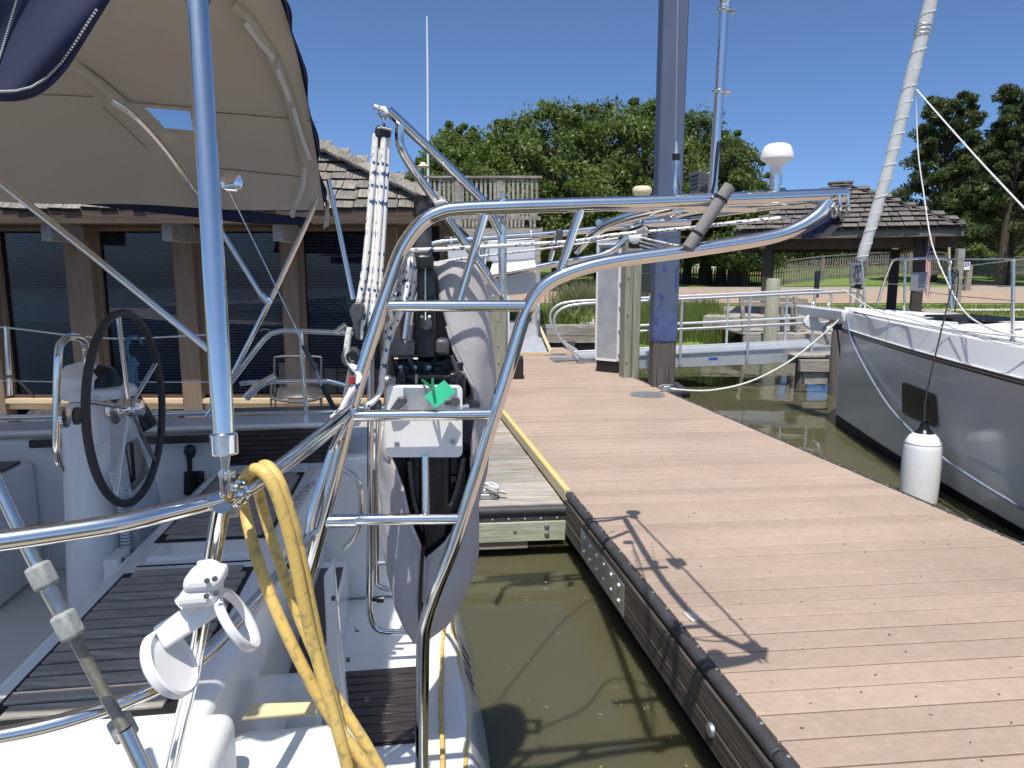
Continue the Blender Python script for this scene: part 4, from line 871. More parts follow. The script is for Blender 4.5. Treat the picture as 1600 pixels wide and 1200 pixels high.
rp_ = [(random.uniform(3.4, 6.4), random.uniform(19.6, 22.4)) for _ in range(5200)]
o = blades('reeds', [(x, y, max(-.45, -.62+(y-19)*.28)) for x, y in rp_], .62, reed_m); tag(o, 'tall green reeds along the muddy shore behind the gangway', 'reeds'); o['kind'] = 'stuff'
c_ = P(905, 482, 24); o = blades('pampas_grass', [(c_.x+random.gauss(0, .38), 24+random.gauss(0, .35), land_z(0, 24)) for _ in range(1300)], 1.05, straw, .8, .014); tag(o, 'clump of pale arching ornamental grass on the lawn edge', 'ornamental grass')
c_ = P(848, 502, 20.5); o = blades('shrub', [(c_.x+random.gauss(0, .55), 20.5+random.gauss(0, .3), land_z(0, 20.5)) for _ in range(1500)], .42, reed_m, .9, .02); tag(o, 'low green grassy shrub above the bulkhead', 'shrub')
gpts = [(random.uniform(-4, 26), 19.1+random.random()**1.4*10) for _ in range(26000)]
o = blades('lawn_blades', [(x, y, land_z(x, y)) for x, y in gpts if not (x > 3.3 and y < 23) and not (x > 8.3 and 25.5 < y < 26.8) and not (1.8 < x < 4.6 and y < 25)], .10, reed_m, .6, .018); tag(o, 'short mown grass of the waterside lawn', 'grass'); o['kind'] = 'stuff'
# =================================================================== OUR SAILBOAT
sb = thing('sailboat', 'white sailboat with stainless davit arch, tan bimini and steering wheel at the left', 'sailboat', tuple(BT(-3, .77, WZ)))
CB = .77
def hull_half(t):      # t 0 stern .. 1 bow
    return 1.62+.22*math.sin(min(t/.55, 1)*math.pi/2) if t < .55 else 1.84*(1-((t-.55)/.45)**2.1)
mb = MB(); NS = 26; prof_h = [(1.0, .58), (1.01, .3), (1.0, .0), (.97, -.3), (.8, -.6), (.4, -.78), (0, -.82)]
rings = []
for i in range(NS+1):
    t = i/NS; a = -.80-t*8.4; h = max(hull_half(t), .02); R = []
    for w_, z in prof_h: R.append(BT(a, CB-h*w_, z+.25*t*t*(z > 0)))
    for w_, z in prof_h[-2::-1]: R.append(BT(a, CB+h*w_, z+.25*t*t*(z > 0)))
    rings.append(R)
m_ = len(rings[0]); mb.add([p for R in rings for p in R], [(i*m_+j, i*m_+j+1, (i+1)*m_+j+1, (i+1)*m_+j) for i in range(NS) for j in range(m_-1)])
hull = obj('hull', mb, gel, sb)
# stern below the swim platform
def ta(z): return -.115+max(0, -.1-z)*.42
outl = [(-.70, -.80), (-.35, -.80), (-.16, -.60), (-.10, -.2), (-.085, .75), (-.10, 1.7), (-.16, 2.1), (-.35, 2.34), (-.70, 2.34)]
obj('swim_platform', MB().add([BT(a, b, -.10) for a, b in outl]+[BT(a+(.085 if 0 < i < 8 else 0), b, -.30) for i, (a, b) in enumerate(outl)]+[BT(a+(.0 if 0 < i < 8 else 0), b, -.75) for i, (a, b) in enumerate(outl)],
    [tuple(range(9))]+[(i, i+9, i+10, i+1) for i in range(8)]+[(i+9, i+18, i+19, i+10) for i in range(8)]), gel, sb, bevel=.02)
# deck forward
dmb = MB(); pts = []
for i in range(NS+1):
    t = i/NS; a = -.80-t*8.4; h = max(hull_half(t)-.01, .01); pts += [BT(a, CB-h, .585+.25*t*t), BT(a, CB+h, .585+.25*t*t)]
k0 = 9
dmb.add(pts[2*k0:], [(2*i, 2*i+1, 2*i+3, 2*i+2) for i in range(NS-k0)])
obj('foredeck', dmb, gelgrip, sb)
obj('coachroof', MB().hexa([BT(-7.2, .1, .6), BT(-3.75, -.35, .6), BT(-3.75, 1.9, .6), BT(-7.2, 1.45, .6), BT(-7.0, .25, .95), BT(-3.8, -.2, 1.06), BT(-3.8, 1.75, 1.06), BT(-7.0, 1.3, .95)]), gel, sb, bevel=.06)
def bbox(name, a0, a1, b0, b1, z0, z1, m, bev=.02, parent=sb, **k):
    return obj(name, MB().hexa([BT(a0, b0, z0), BT(a1, b0, z0), BT(a1, b1, z0), BT(a0, b1, z0), BT(a0, b0, z1), BT(a1, b0, z1), BT(a1, b1, z1), BT(a0, b1, z1)]), m, parent, bevel=bev, **k)
bbox('cockpit_sole', -3.8, -1.12, -.6, 1.72, .08, .15, gelgrip, 0)
dr = G(140, 950, .151); obj('sole_drain', MB().torus(dr+UP*.004, UP, .085, .008, 28, 6).lathe([(.078, 0), (.078, .004), (.0005, .0045)], dr, UP, 24), darkgrey, sb)
bbox('side_deck', -3.9, -1.18, -.86, -.42, .12, .60, gelgrip, .05)
bbox('side_deck', -3.9, -.78, 1.63, 2.38, .12, .60, gelgrip, .03)
# helm seat across the stern with teak slats
bbox('helm_seat', -1.235, -.715, -.52, 1.62, .0, .612, gel, .025)
def teak_panel(b0, b1, a0, a1, z, name='seat_slat'):
    bed = bbox('seat_bed', a0-.012, a1+.012, b0-.012, b1+.012, z-.006, z+.002, caulk, 0)
    p_ = .0555; n_ = round((b1-b0)/p_)
    for i in range(n_):
        y0 = b0+i*p_; ins = .02 if i in (0, n_-1) else 0
        bbox(name, a0+ins, a1-ins, y0+.0058, y0+p_-.0058, z, z+.009, teak, .0025, seg=1)
teak_panel(-.345, .41, -1.165, -.795, .614); teak_panel(.70, 1.53, -1.165, -.795, .614)
bbox('seat_hinge_gap', -1.16, -.8, .475, .483, .6125, .6145, caulk, 0)
bbox('seat_step', -1.15, -.81, .52, .655, .60, .625, gel, .012)
# starboard coaming with dark slatted panel facing the cockpit
bbox('coaming', -3.9, -.78, 1.62, 1.80, .15, .80, gel, .025)
def apan(pts, b): return [A(x, y, b) for x, y in pts]
sp = bbox('backrest_panel', -1.17, -.60, 1.606, 1.622, .64, .81, teakd, .01)
for i in range(7): bbox('slat', -1.16, -.61, 1.599, 1.607, .645+i*.0235, .645+i*.0235+.019, teakd, .003, parent=sp, seg=1)
bbox('coaming_cap', -3.9, -.52, 1.60, 1.84, .815, .84, gel, .012)
bbox('coaming_teak', -2.0, -1.2, 1.575, 1.60, .765, .80, teakd, .004)
obj('toe_rail', MB().tube([BT(-3.9, 2.0, .83), BT(-.5, 2.0, .83)], .016, 10), steel, sb)
bbox('grab_rail', -1.25, -.55, 1.9, 2.05, .80, .845, steel_w, .015)
# port-side seat box and cabin bulkhead left of the pedestal
bbox('cockpit_seat', -3.8, -2.0, 1.18, 1.62, .15, .70, gel, .03)
bbox('seat_teak', -3.7, -2.03, 1.22, 1.56, .702, .712, teakd, .003)
bbox('cabin_bulkhead', -3.92, -3.75, -.4, 1.85, .15, 1.05, gel, .03)
# throttle on the coaming
th = obj('throttle', MB().prism(apan([(286, 737), (318, 737), (318, 775), (286, 775)], 1.597), E2*.024), black_p, sb, bevel=.01)
c_ = A(302, 765, 1.60); t_ = A(297, 708, 1.57)
obj('throttle_lever', MB().tube([c_-E2*.02, c_-E2*.03+(t_-c_)*.5, t_-E2*.01], [.013, .011, .014], 10).lathe([(.004, -.03), (.022, -.015), (.028, .01), (.022, .032), (.0005, .042)], t_, UP, 14), black_p, th)
# pedestal
pd = obj('pedestal', MB().hexa([BT(-1.52, .70, .15), BT(-1.37, .70, .15), BT(-1.37, 1.58, .15), BT(-1.56, 1.58, .15), BT(-1.54, .86, 1.10), BT(-1.375, .86, 1.08), BT(-1.375, 1.19, 1.08), BT(-1.54, 1.19, 1.10)]), gel, sb, bevel=.06)
cp = A(160, 600, .88)
cpb = BT(-1.445, 1.01, 1.09)
obj('compass', MB().lathe([(.125, 0), (.13, .02), (.12, .035), (.09, .04)], cpb, UP, 28), white_p, pd)
obj('compass_dome', MB().lathe([(.082, .035), (.078, .07), (.055, .105), (.02, .122), (.0005, .124)], cpb, UP, 24), black_g, pd)
obj('compass_hood', MB().lathe([(.10, .03), (.098, .08), (.06, .12), (.0005, .135)], cpb-E1*.045, UP, 24), white_p, pd)
obj('instrument', MB().lathe([(.036, 0), (.034, .01), (.0005, .012)], Aa(99, 652, -1.372), E1, 18), steel_w, pd)
ip = A(143, 655, .80)-E2*.12
remp = Aa(137, 658, -1.40)
obj('remote', MB().box(remp+E1*.03, (.03, .075, .17), E1, E2, UP), white_p, pd, bevel=.012)
obj('remote_socket', MB().lathe([(.03, 0), (.03, .008), (.0005, .009)], Aa(118, 650, -1.372), E1, 16), black_p, pd)
coil = []
for s_, (b_, ln) in enumerate(((.84, .55), (.93, .42))):
    q = [BT(-1.35+.014*math.cos(i*.9), b_+.018*math.sin(i*.9)+.05*math.sin(i*.012), .84-ln*i/300-.1*s_) for i in range(300)]
    obj('coiled_cord', MB().tube(q, .0042, 6), white_p, pd)
obj('instrument_pod', MB().box(Aa(216, 645, -1.40), (.05, .13, .16), (E1+UP*.5).normalized(), E2, (UP-E1*.5).normalized()), black_p, pd, bevel=.012)
obj('cubby_frame', MB().hexa([Aa(209, 766, -1.375), Aa(209, 766, -1.365), Aa(234, 738, -1.365), Aa(234, 738, -1.375), Aa(197, 695, -1.375), Aa(197, 695, -1.365), Aa(216, 683, -1.365), Aa(216, 683, -1.375)]), mat('cubby inside', (.35, .32, .26), .7), pd, bevel=.006)
obj('cubby_hole', MB().box(Aa(205, 722, -1.37), (.016, .04, .16), E1, E2, UP), black_p, pd, bevel=.01)
obj('holder', MB().box(BT(-1.345, .80, .42), (.06, .13, .24), E1, E2, UP), white_p, pd, bevel=.012)
for db, dz in ((-.04, .11), (.04, .11), (0, .08)): obj('holder_screw', MB().lathe([(.009, 0), (.006, .004), (.0005, .005)], BT(-1.314, .80+db, .42+dz), E1, 8), darkgrey, pd)
gr_pts = [A(95, 735, .62), A(88, 700, .60), A(91, 560, .62), A(98, 534, .66), A(112, 526, .74), A(128, 530, .82), A(134, 545, .86), A(136, 600, .88)]
obj('pedestal_guard', MB().tube(smooth(gr_pts, 4), .0125, 12), steel, pd)
# steering wheel
wc = BT(-1.322, .95, 1.052); WR = .356
wh = obj('wheel_rim', MB().torus(wc, E1, WR, .0145, 56, 12), mat('dark leather', (.045, .042, .042), .7, c2=(.065, .06, .06), sc=30, bump=.2), sb, label='dark leather bound steering wheel rim')
obj('wheel_hub', MB().lathe([(.03, -.05), (.04, -.03), (.04, .0), (.032, .012), (.032, .03), (.036, .035), (.03, .05), (.0005, .052)], wc, E1, 16), steel, wh)
obj('hub_boss', MB().lathe([(.06, -.06), (.06, -.045), (.03, -.04), (.03, -.02)], wc, E1, 20), steel_w, wh)
for k_ in range(5):
    an = math.radians(94+72*k_); d_ = E2*math.cos(an)+UP*math.sin(an)
    obj('spoke', MB().tube([wc+d_*.03, wc+d_*(WR-.005)], .0085, 10), steel, wh)
# port quarter mouldings
bbox('quarter_deck', -1.25, -.655, -.86, -.365, .30, .622, gelgrip, .032, seg=4)
lump = bbox('quarter_step', -.72, -.40, -.86, -.20, -.05, .47, gelgrip, .045)
pq = [G(378, 1126, .474), G(497, 1119, .474), G(489, 1099, .474), G(392, 1102, .474)]
obj('beige_pad', MB().prism(pq, (0, 0, .004)), beige, sb)
# sticker with whale tail on the rounded step
stk = obj('sticker', MB().add([BT(-.397, -.52, .32), BT(-.397, -.27, .32), BT(-.397, -.27, .43), BT(-.397, -.52, .43)], [(0, 1, 2, 3)]), white_p, lump)
tl = [(0, 0), (.008, .03), (.006, .05), (-.03, .062), (-.038, .082), (-.012, .078), (.006, .066), (.022, .080), (.046, .088), (.038, .062), (.016, .05), (.018, .03), (.012, 0)]
obj('whale_tail', MB().add([BT(-.395, -.40+x, .335+y*.95) for x, y in tl], [tuple(range(len(tl)))]), purple, lump)
for i in range(11): obj('print', MB().add([BT(-.395, -.505+i*.02, .327), BT(-.395, -.492+i*.02, .327), BT(-.395, -.492+i*.02, .334), BT(-.395, -.505+i*.02, .334)], [(0, 1, 2, 3)]), purple, lump)
# transom fin, inner step and starboard quarter
fin = [A(505, 905, .42), A(521, 876, .42), A(531, 1000, .42), A(545, 1120, .42), A(531, 1130, .42), A(512, 1060, .42)]
obj('transom_fin', MB().prism(fin, E2*.05), gel, sb, bevel=.012)
bbox('inner_step', -.735, -.60, .48, 1.55, -.1, .16, gel, .02)
stp = bbox('step_tread', -.72, -.61, .55, 1.45, .161, .167, teakd, .003)
bbox('quarter_block', -1.0, -.30, 1.64, 2.36, -.1, .66, gel, .04)
bbox('locker_line', -.302, -.297, 1.75, 2.2, .05, .5, white_p, .002)
wn = BT(-.66, 1.74, .66)
wnc = obj('winch', MB().lathe([(.062, 0), (.06, .02), (.045, .03), (.04, .09), (.058, .10), (.06, .125), (.03, .135), (.0005, .136)], wn, UP, 28), black_p, sb)
obj('winch_drum', MB().lathe([(.0465, .028), (.0425, .06), (.0415, .088)], wn, UP, 28), steel_w, wnc)
ph = BT(-.66, 1.1, .0)
# platform pad of dark slats
pp = bbox('platform_pad', -.585, -.245, .475, .965, -.1005, -.092, caulk, .004)
for i in range(9): bbox('pad_slat', -.58, -.25, .48+i*.0535, .48+i*.0535+.049, -.092, -.084, teakd, .003, parent=pp, seg=1)
# script lettering across the transom face, as strokes
scr = MB()
for i in range(9):
    b0 = .55+i*.085; q = []
    for j in range(11):
        t = j/10; q.append(BT(-.093+.085*(.25+.55*(.5+.5*math.sin(6.28*t*1.2+i*1.3)))+.003, b0+.075*t, -.10-.20*(.25+.55*(.5+.5*math.sin(6.28*t*1.2+i*1.3)))))
    scr.tube(q, .0018, 5)
obj('script_lettering', scr, ink, sb)
pe = MB()
# transom handrail and cleats
obj('transom_handle', MB().tube(smooth([A(531, 733, .9), A(552, 742, .9), A(563, 765, .9), A(562, 815, .9), A(552, 840, .9), A(537, 856, .9)], 4), .011, 10), steel, sb)
for x, y in ((404, 1045), (543, 1031), (557, 984), (520, 935), (572, 1092), (543, 1120)): 
    p_ = A(x, y, .3); obj('stud', MB().lathe([(.008, -.004), (.008, .008), (.0005, .009)], G(x, y, .2) if x < 500 else p_, E1, 10), darkgrey, sb)
# swim ladder
lad = obj('swim_ladder', MB().tube(smooth([A(579, 470, 1.0), A(579, 640, 1.0), A(577, 920, 1.0), A(578, 960, 1.0), A(586, 980, 1.0), A(604, 987, 1.0), A(655, 988, 1.0)], 3), .013, 10).tube(smooth([A(592, 640, 1.0), A(589, 760, 1.0), A(588, 895, 1.0), A(592, 915, 1.0), A(610, 921, 1.0)], 3), .011, 10), steel, sb)
for y in (880,): obj('ladder_rung', MB().tube([A(586, y, 1.0), A(640, y-1, 1.0)], .011, 10), steel, lad)
obj('ladder_knob', MB().tube([A(581, 937, .98), A(590, 937, .98)], .007, 8).tube([A(589, 937, .98), A(600, 936, .98)], .014, 10), black_p, lad)
obj('ladder_strut', MB().tube([A(586, 735, 1.0), A(584, 890, 1.0)], .012, 8), steel_w, lad)

# ---------------- pushpit, port quarter
def rail(px, z): return [G(x, y, z) for x, y in px]
up = rail([(-130, 858), (-60, 852), (0, 845), (100, 831), (200, 815), (300, 791), (372, 770), (440, 727), (500, 680), (548, 640)], 1.23)
pr_ = obj('pushpit_rail', MB().tube(smooth(up, 4), .0128, 14), steel, sb)
lo_ = rail([(-120, 1165), (0, 1149), (100, 1127), (200, 1094), (265, 1063), (320, 1022), (380, 960), (440, 893), (497, 822)], .88)
obj('lower_rail', MB().tube(smooth(lo_, 4), .0128, 14), steel, pr_)
obj('stanchion', MB().tube([G(346, 792, 1.225), G(303, 1045, .88), G(262, 1215, .66)], .0128, 14), steel, pr_)
obj('brace', MB().tube([G(548, 640, 1.235)-E2*.02, G(520, 700, 1.1), G(500, 760, 1.0), A(487, 800, -.03), A(480, 850, -.03)], .0115, 12), steel, pr_)
obj('brace', MB().tube(smooth([G(440, 735, 1.21)+E2*.03, G(500, 690, 1.2)+E2*.03, G(545, 650, 1.2)+E2*.03], 3), .0115, 12), steel, pr_)
# starboard pushpit, far side
sr = [A(300, 690, 1.95), A(330, 640, 1.95), A(385, 565, 1.95), A(415, 528, 1.95), A(432, 519, 1.95), A(460, 517, 1.95), A(552, 521, 1.95)]
pr2 = obj('pushpit_rail', MB().tube(smooth(sr, 4), .0128, 12), steel, sb)
obj('lower_rail', MB().tube(smooth([A(375, 600, 1.95), A(400, 597, 1.95), A(500, 595, 1.95), A(525, 598, 1.95), A(545, 604, 1.95)], 3), .0118, 12), steel, pr2)
obj('rod_holder', MB().tube([A(384, 622, 1.9), A(402, 603, 1.9), A(432, 588, 1.9)], .021, 14), steel, pr2)
obj('rod_holder', MB().tube([A(525, 519, 1.92), A(541, 507, 1.92)], .015, 12), steel, pr2)
obj('stanchion', MB().tube([A(470, 519, 1.95), A(480, 670, 1.95)], .0115, 10), steel, pr2)
obj('hook', MB().tube(smooth([A(407, 517, 1.95), A(412, 514, 1.95), A(420, 516, 1.95), A(423, 523, 1.95), A(415, 529, 1.95)], 3), .003, 6), steel, pr2)
# lifelines on the far side
obj('lifeline', MB().tube(smooth([A(-40, 510, 1.95), A(10, 512, 1.95), A(120, 525, 1.95), A(200, 529, 1.95), A(322, 523, 1.95)], 4), .0042, 8), white_p, sb)
obj('lifeline', MB().tube(smooth([A(-40, 594, 1.95), A(15, 595, 1.95), A(120, 597, 1.95), A(330, 597, 1.95)], 3), .003, 6), white_p, sb)
obj('lifeline_stanchion', MB().tube([A(10, 510, 1.95), A(16, 618, 1.95)], .0115, 10), steel, sb)

# ---------------- davit arch, port side
R_ = .0186
outer = [(468, 945), (482, 897), (497, 840), (522, 745), (545, 652), (572, 560), (597, 478), (611, 435), (624, 398), (640, 370), (660, 347), (685, 333), (715, 327), (800, 323), (900, 320), (1000, 317), (1150, 311), (1318, 304)]
inner = [(659, 1300), (659, 1180), (660, 1080), (661, 1005), (666, 968), (680, 925), (706, 860), (722, 811), (745, 738), (772, 650), (795, 575), (813, 512), (824, 482), (840, 457), (865, 437), (905, 421), (960, 408), (1060, 394), (1160, 379), (1215, 368), (1250, 354), (1278, 335), (1295, 314)]
arch = obj('davit_arch', MB().tube(smooth([A(x, y, 0) for x, y in outer], 5), R_, 20), steel, sb)
obj('inner_tube', MB().tube(smooth([A(x, y, 0) for x, y in inner], 5), R_, 20), steel, arch)
for p_, q_ in (((600, 478), (822, 478)), ((549, 650), (768, 647)), ((502, 813), (718, 810))):
    obj('rung', MB().tube([A(*p_, 0), A(*q_, 0)], .0152, 16), steel, arch)
obj('rung_sleeve', MB().tube([A(510, 815, 0), A(556, 814, 0)], .0185, 16), steel, arch)
for p_, q_ in (((757, 335), (718, 470)), ((907, 328), (876, 422)), ((1119, 318), (1080, 388))):
    obj('strut', MB().tube([A(*p_, 0), A(*q_, 0)], .0118, 14), steel, arch)
obj('arch_stay', MB().tube(smooth([A(553, 612, .05), A(530, 690, .05), A(510, 770, .05), A(497, 830, .05), A(488, 870, .05)], 3), .0115, 12), steel, arch)
obj('end_cap', MB().lathe([(.0195, -.004), (.0195, .006), (.0005, .008)], A(1318, 304, 0), (A(1318, 304, 0)-A(1250, 307, 0)), 18), steel, arch)
obj('screw_eye', MB().lathe([(.012, 0), (.012, .006), (.004, .008), (.004, .02), (.0005, .021)], A(785, 314, 0), UP, 10), steel, arch)
# starboard side arch
FB = 1.71
fo_ = [(622, 640), (632, 540), (645, 450), (655, 405), (668, 387), (690, 379), (760, 373), (880, 364), (1003, 349)]
fi_ = [(742, 640), (742, 560), (742, 500), (745, 462), (754, 443), (775, 431), (830, 419), (900, 407), (940, 399), (962, 388), (978, 372), (985, 358)]
ar2 = obj('davit_arch', MB().tube(smooth([A(x, y, FB) for x, y in fo_], 5), .0165, 16), steel, sb)
obj('inner_tube', MB().tube(smooth([A(x, y, FB) for x, y in fi_], 5), .0165, 16), steel, ar2)
for p_, q_ in (((870, 367), (860, 408)), ((760, 376), (752, 440))): obj('strut', MB().tube([A(*p_, FB), A(*q_, FB)], .0115, 12), steel, ar2)
for q in ([A(902, 392, FB-.02), A(925, 368, 1.4), A(955, 349, 1.0), A(1000, 335, .5), A(1060, 322, .03)], [A(985, 360, FB-.02), A(1005, 352, 1.4), A(1040, 338, 1.0), A(1095, 325, .6), A(1180, 316, .25), A(1305, 307, .02)]):
    obj('cross_bar', MB().tube(smooth(q, 5), .0195, 16), steel, ar2)
obj('cross_bar', MB().tube([A(935, 348, 1.3), A(993, 345, 1.45)], .0165, 14), steel, ar2)
obj('eye_block', MB().box(A(1003, 360, FB), (.05, .05, .08), E1, E2, UP), white_p, ar2, bevel=.01)
# motor crane
CR = .22; cpost = [(784, 338), (785, 400), (786, 472)]
cr = obj('motor_crane', MB().tube([A(x, y, CR) for x, y in cpost], .0125, 14), steel, sb)
obj('crane_cap', MB().lathe([(.006, 0), (.014, .004), (.010, .012), (.0005, .014)], A(784, 318, 0)+E2*.02, UP, 12), steel, cr)
obj('jib', MB().tube([A(607, 173, CR-.12), A(690, 250, CR-.06), A(756, 315, CR-.02), A(783, 366, CR)], .0128, 14), steel, cr)
obj('jib_brace', MB().tube(smooth([A(625, 195, CR-.12), A(624, 212, CR-.12), A(627, 232, CR-.12), A(641, 258, CR-.1), A(668, 296, CR-.07), A(700, 342, CR-.04), A(745, 405, CR-.02), A(783, 459, CR)], 4), .0118, 14), steel, cr)
tag(obj('rope_loop', MB().tube(smooth([A(683, 324, CR-.06), A(684, 318, CR-.08), A(690, 315, CR-.09), A(697, 318, CR-.07), A(698, 323, CR-.05)], 4), .006, 8), fleck), 'small white rope loop tied round the crane brace above the arch tube', 'rope')
# gear along the arch
tag(obj('foam_tube', MB().tube([A(1140, 291, -.03), A(1075, 388, -.03)], .0165, 16), foam), 'grey foam tube strapped with black ties to the arch strut', 'foam tube')
fo0 = bpy.data.objects['foam_tube']
for x, y in ((1126, 311), (1090, 366)): obj('tie', MB().torus(A(x, y, -.03), A(1140, 291, -.03)-A(1075, 388, -.03), .018, .0028, 20, 6), black_p, fo0)
an1 = thing('gps_mushroom', 'white mushroom antenna clamped on top of the arch near its right end', 'antenna', tuple(A(1211, 296, 0)))
k1 = 2.0/1110
obj('dome', MB().lathe([(.015, .064), (.019, .070), (.034, .080), (.0425, .086), (.043, .091), (.039, .106), (.033, .119), (.024, .124), (.0005, .126)], A(1211, 300, 0), UP, 28), white_p, an1)
obj('neck', MB().lathe([(.0145, .044), (.0150, .066), (.017, .072), (.0005, .073)], A(1211, 300, 0), UP, 18), white_p, an1)
obj('clamp', MB().lathe([(.012, -.004), (.012, .018), (.0155, .019), (.0155, .044), (.0005, .045)], A(1211, 300, 0), UP, 16), steel, an1)
an2 = thing('cream_antenna', 'cream yellow mushroom antenna standing on the far davit tube', 'antenna', tuple(A(1003, 350, FB)))
q = A(1003, 308, FB)
obj('dome', MB().lathe([(.012, -.01), (.028, .0), (.047, .018), (.049, .028), (.047, .042), (.038, .052), (.0005, .055)], q, UP, 24), cream_p, an2)
obj('stem', MB().tube([A(1003, 350, FB), q-UP*.005], .011, 10), steel, an2)
an3 = thing('whip_antenna', 'slim whip antenna with black collar in front of the blue pile', 'antenna', tuple(A(1055, 320, .9)))
obj('base', MB().lathe([(.018, 0), (.018, .06), (.0145, .065), (.0145, .155), (.0005, .156)], A(1054, 315, .9), UP, 14), steel_w, an3)
obj('collar', MB().lathe([(.0155, .155), (.0155, .18), (.0005, .181)], A(1054, 315, .9), UP, 14), black_p, an3)
obj('tip', MB().lathe([(.011, .18), (.003, .225), (.0005, .226)], A(1054, 315, .9), UP, 12), galv, an3)
obj('whip', MB().tube([A(1055, 250, .9), A(1057.5, 100, .9), A(1060, -60, .9)], .0016, 6), galv, an3)
fs = thing('steel_staff', 'tall polished steel staff with two ring clamps rising from the arch', 'staff', tuple(A(1113, 303, .1)))
obj('pole', MB().tube([A(1113, 303, .12), A(1124, 142, .12), A(1132, 8, .12)], .0128, 16), steel, fs)
obj('finial', MB().lathe([(.016, 0), (.017, .008), (.009, .012), (.016, .022), (.018, .034), (.012, .046), (.0005, .05)], A(1132, 12, .12), UP, 16), steel, fs)
for x, y in ((1131, 16), (1123.5, 143)):
    obj('ring_clamp', MB().torus(A(x, y, .12), UP, .015, .004, 18, 8).tube([A(x+3, y, .12), A(x+17, y+1, .12)], .005, 8).tube([A(x+6, y+4, .12), A(x+17, y+4, .12)], .003, 6), steel, fs)
obj('cable', MB().tube(smooth([A(1125, 220, .10), A(1120, 250, .09), A(1116, 285, .085), A(1112, 305, .09)], 3), .004, 8), black_p, fs)
LB = .92
obj('arm_tube', MB().tube([BT(.36, .28, 1.752), BT(.80, .28, 1.755)], .0165, 14), steel, ar2); obj('arm_tube', MB().tube([A(1004, 349, LB), A(1078, 346, LB)], .0155, 14), steel, ar2)
obj('tip_wire', MB().tube([A(1322, 308, .01), A(1003, 352, FB)], .0075, 8), steel_w, ar2)
hb = thing('deck_light', 'small black ribbed deck light with white housing beside the staff', 'light fitting', tuple(A(1098, 303, LB)))
obj('housing', MB().box(A(1109, 287, LB), (.036, .08, .085), E1, E2, UP), white_p, hb, bevel=.006)
for i in range(5): obj('fin', MB().box(A(1093, 274+i*6.5, LB), (.05, .09, .0155), (E1-UP*.25).normalized(), E2, (UP+E1*.25).normalized()), darkgrey, hb, bevel=.002)
obj('knob', MB().lathe([(.016, -.01), (.016, .01), (.0005, .011)], A(1102, 296, LB-.06), -E2, 12), black_p, hb)
# bracket hanging at the tip of the arch
hbk = thing('hanging_bracket', 'navy padded strap bracket hanging by U bolts at the arch tip', 'bracket', tuple(A(1305, 370, .1)))
for x in (1312, 1325): obj('u_bolt', MB().tube(smooth([A(x, 304, -.03), A(x, 325, -.03), A(x-.5, 335, -.02)], 3), .0045, 8), steel, hbk)
obj('clamp_plate', MB().hexa([A(1306, 328, .0), A(1318, 330, .0), A(1318, 330, .08), A(1306, 328, .08), A(1314, 346, .0), A(1319, 345, .0), A(1319, 345, .08), A(1314, 346, .08)]), darkgrey, hbk)
obj('padded_strap', MB().prism([A(1278, 370, .05), A(1290, 372, .05), A(1318, 350, .05), A(1316, 332, .05), A(1308, 326, .05), A(1300, 345, .05)], E2*.10), navy, hbk, bevel=.006)
obj('rib_plate', MB().prism([A(1279, 371, .04), A(1292, 372, .04), A(1316, 351, .04), A(1303, 350, .04)], E2*.02), foam, hbk, bevel=.004)
obj('buckle', MB().torus(A(1304, 332, -.01), E1, .012, .004, 16, 6), galv, hbk)
# control lines through the arch
def rope(name, label, pts, r=.0055, m=fleck, b=None, cat='rope', sm=5, **k):
    o = obj(name, MB().tube(smooth(pts, sm), r, 10), m); return tag(o, label, cat)
rope('davit_line', 'white flecked rope stretched along the inside of the arch to the roof end', [A(640, 391, .1), A(700, 389, .12), A(800, 383, .2), A(900, 377, .3), A(960, 367, .5), A(1060, 358, .4), A(1150, 348, .2), A(1240, 339, .15)], .006)
rope('thin_line', 'thin white line running below the flecked rope to the far davit', [A(660, 414, .3), A(740, 402, .6), A(870, 386, 1.2), A(965, 372, 1.5)], .0045)
blk = thing('far_tackle', 'white and black pulley tackle with slack lines hanging at far davit end', 'pulley', tuple(A(990, 375, 1.5)))
obj('sheave', MB().lathe([(.022, -.012), (.03, -.006), (.03, .006), (.022, .012), (.0005, .013)], A(992, 371, 1.3), -E2, 20), white_p, blk)
obj('cheek', MB().box(A(993, 378, 1.32), (.06, .04, .06), E1, E2, UP), black_p, blk, bevel=.01)
for i in range(4):
    obj('fall', MB().tube(smooth([A(1000, 371+i*6, 1.3), A(1030, 378+i*6, .8), A(1066, 386+i*2, .1)], 3), .0045, 8), fleck, blk)
obj('black_lead', MB().tube([A(1002, 368, 1.2), A(1078, 371, .1)], .0025, 6), black_p, blk)
ct = thing('cable_block', 'small black cam block with steel clamp on the far davit brace', 'pulley', tuple(A(872, 378, 1.65)))
obj('cheek', MB().box(A(874, 373, 1.6), (.03, .04, .09), E1, E2, UP), darkgrey, ct, bevel=.008); obj('sheave', MB().lathe([(.018, -.01), (.022, 0), (.018, .01), (.0005, .011)], A(870, 386, 1.58), -E2, 16), black_p, ct)
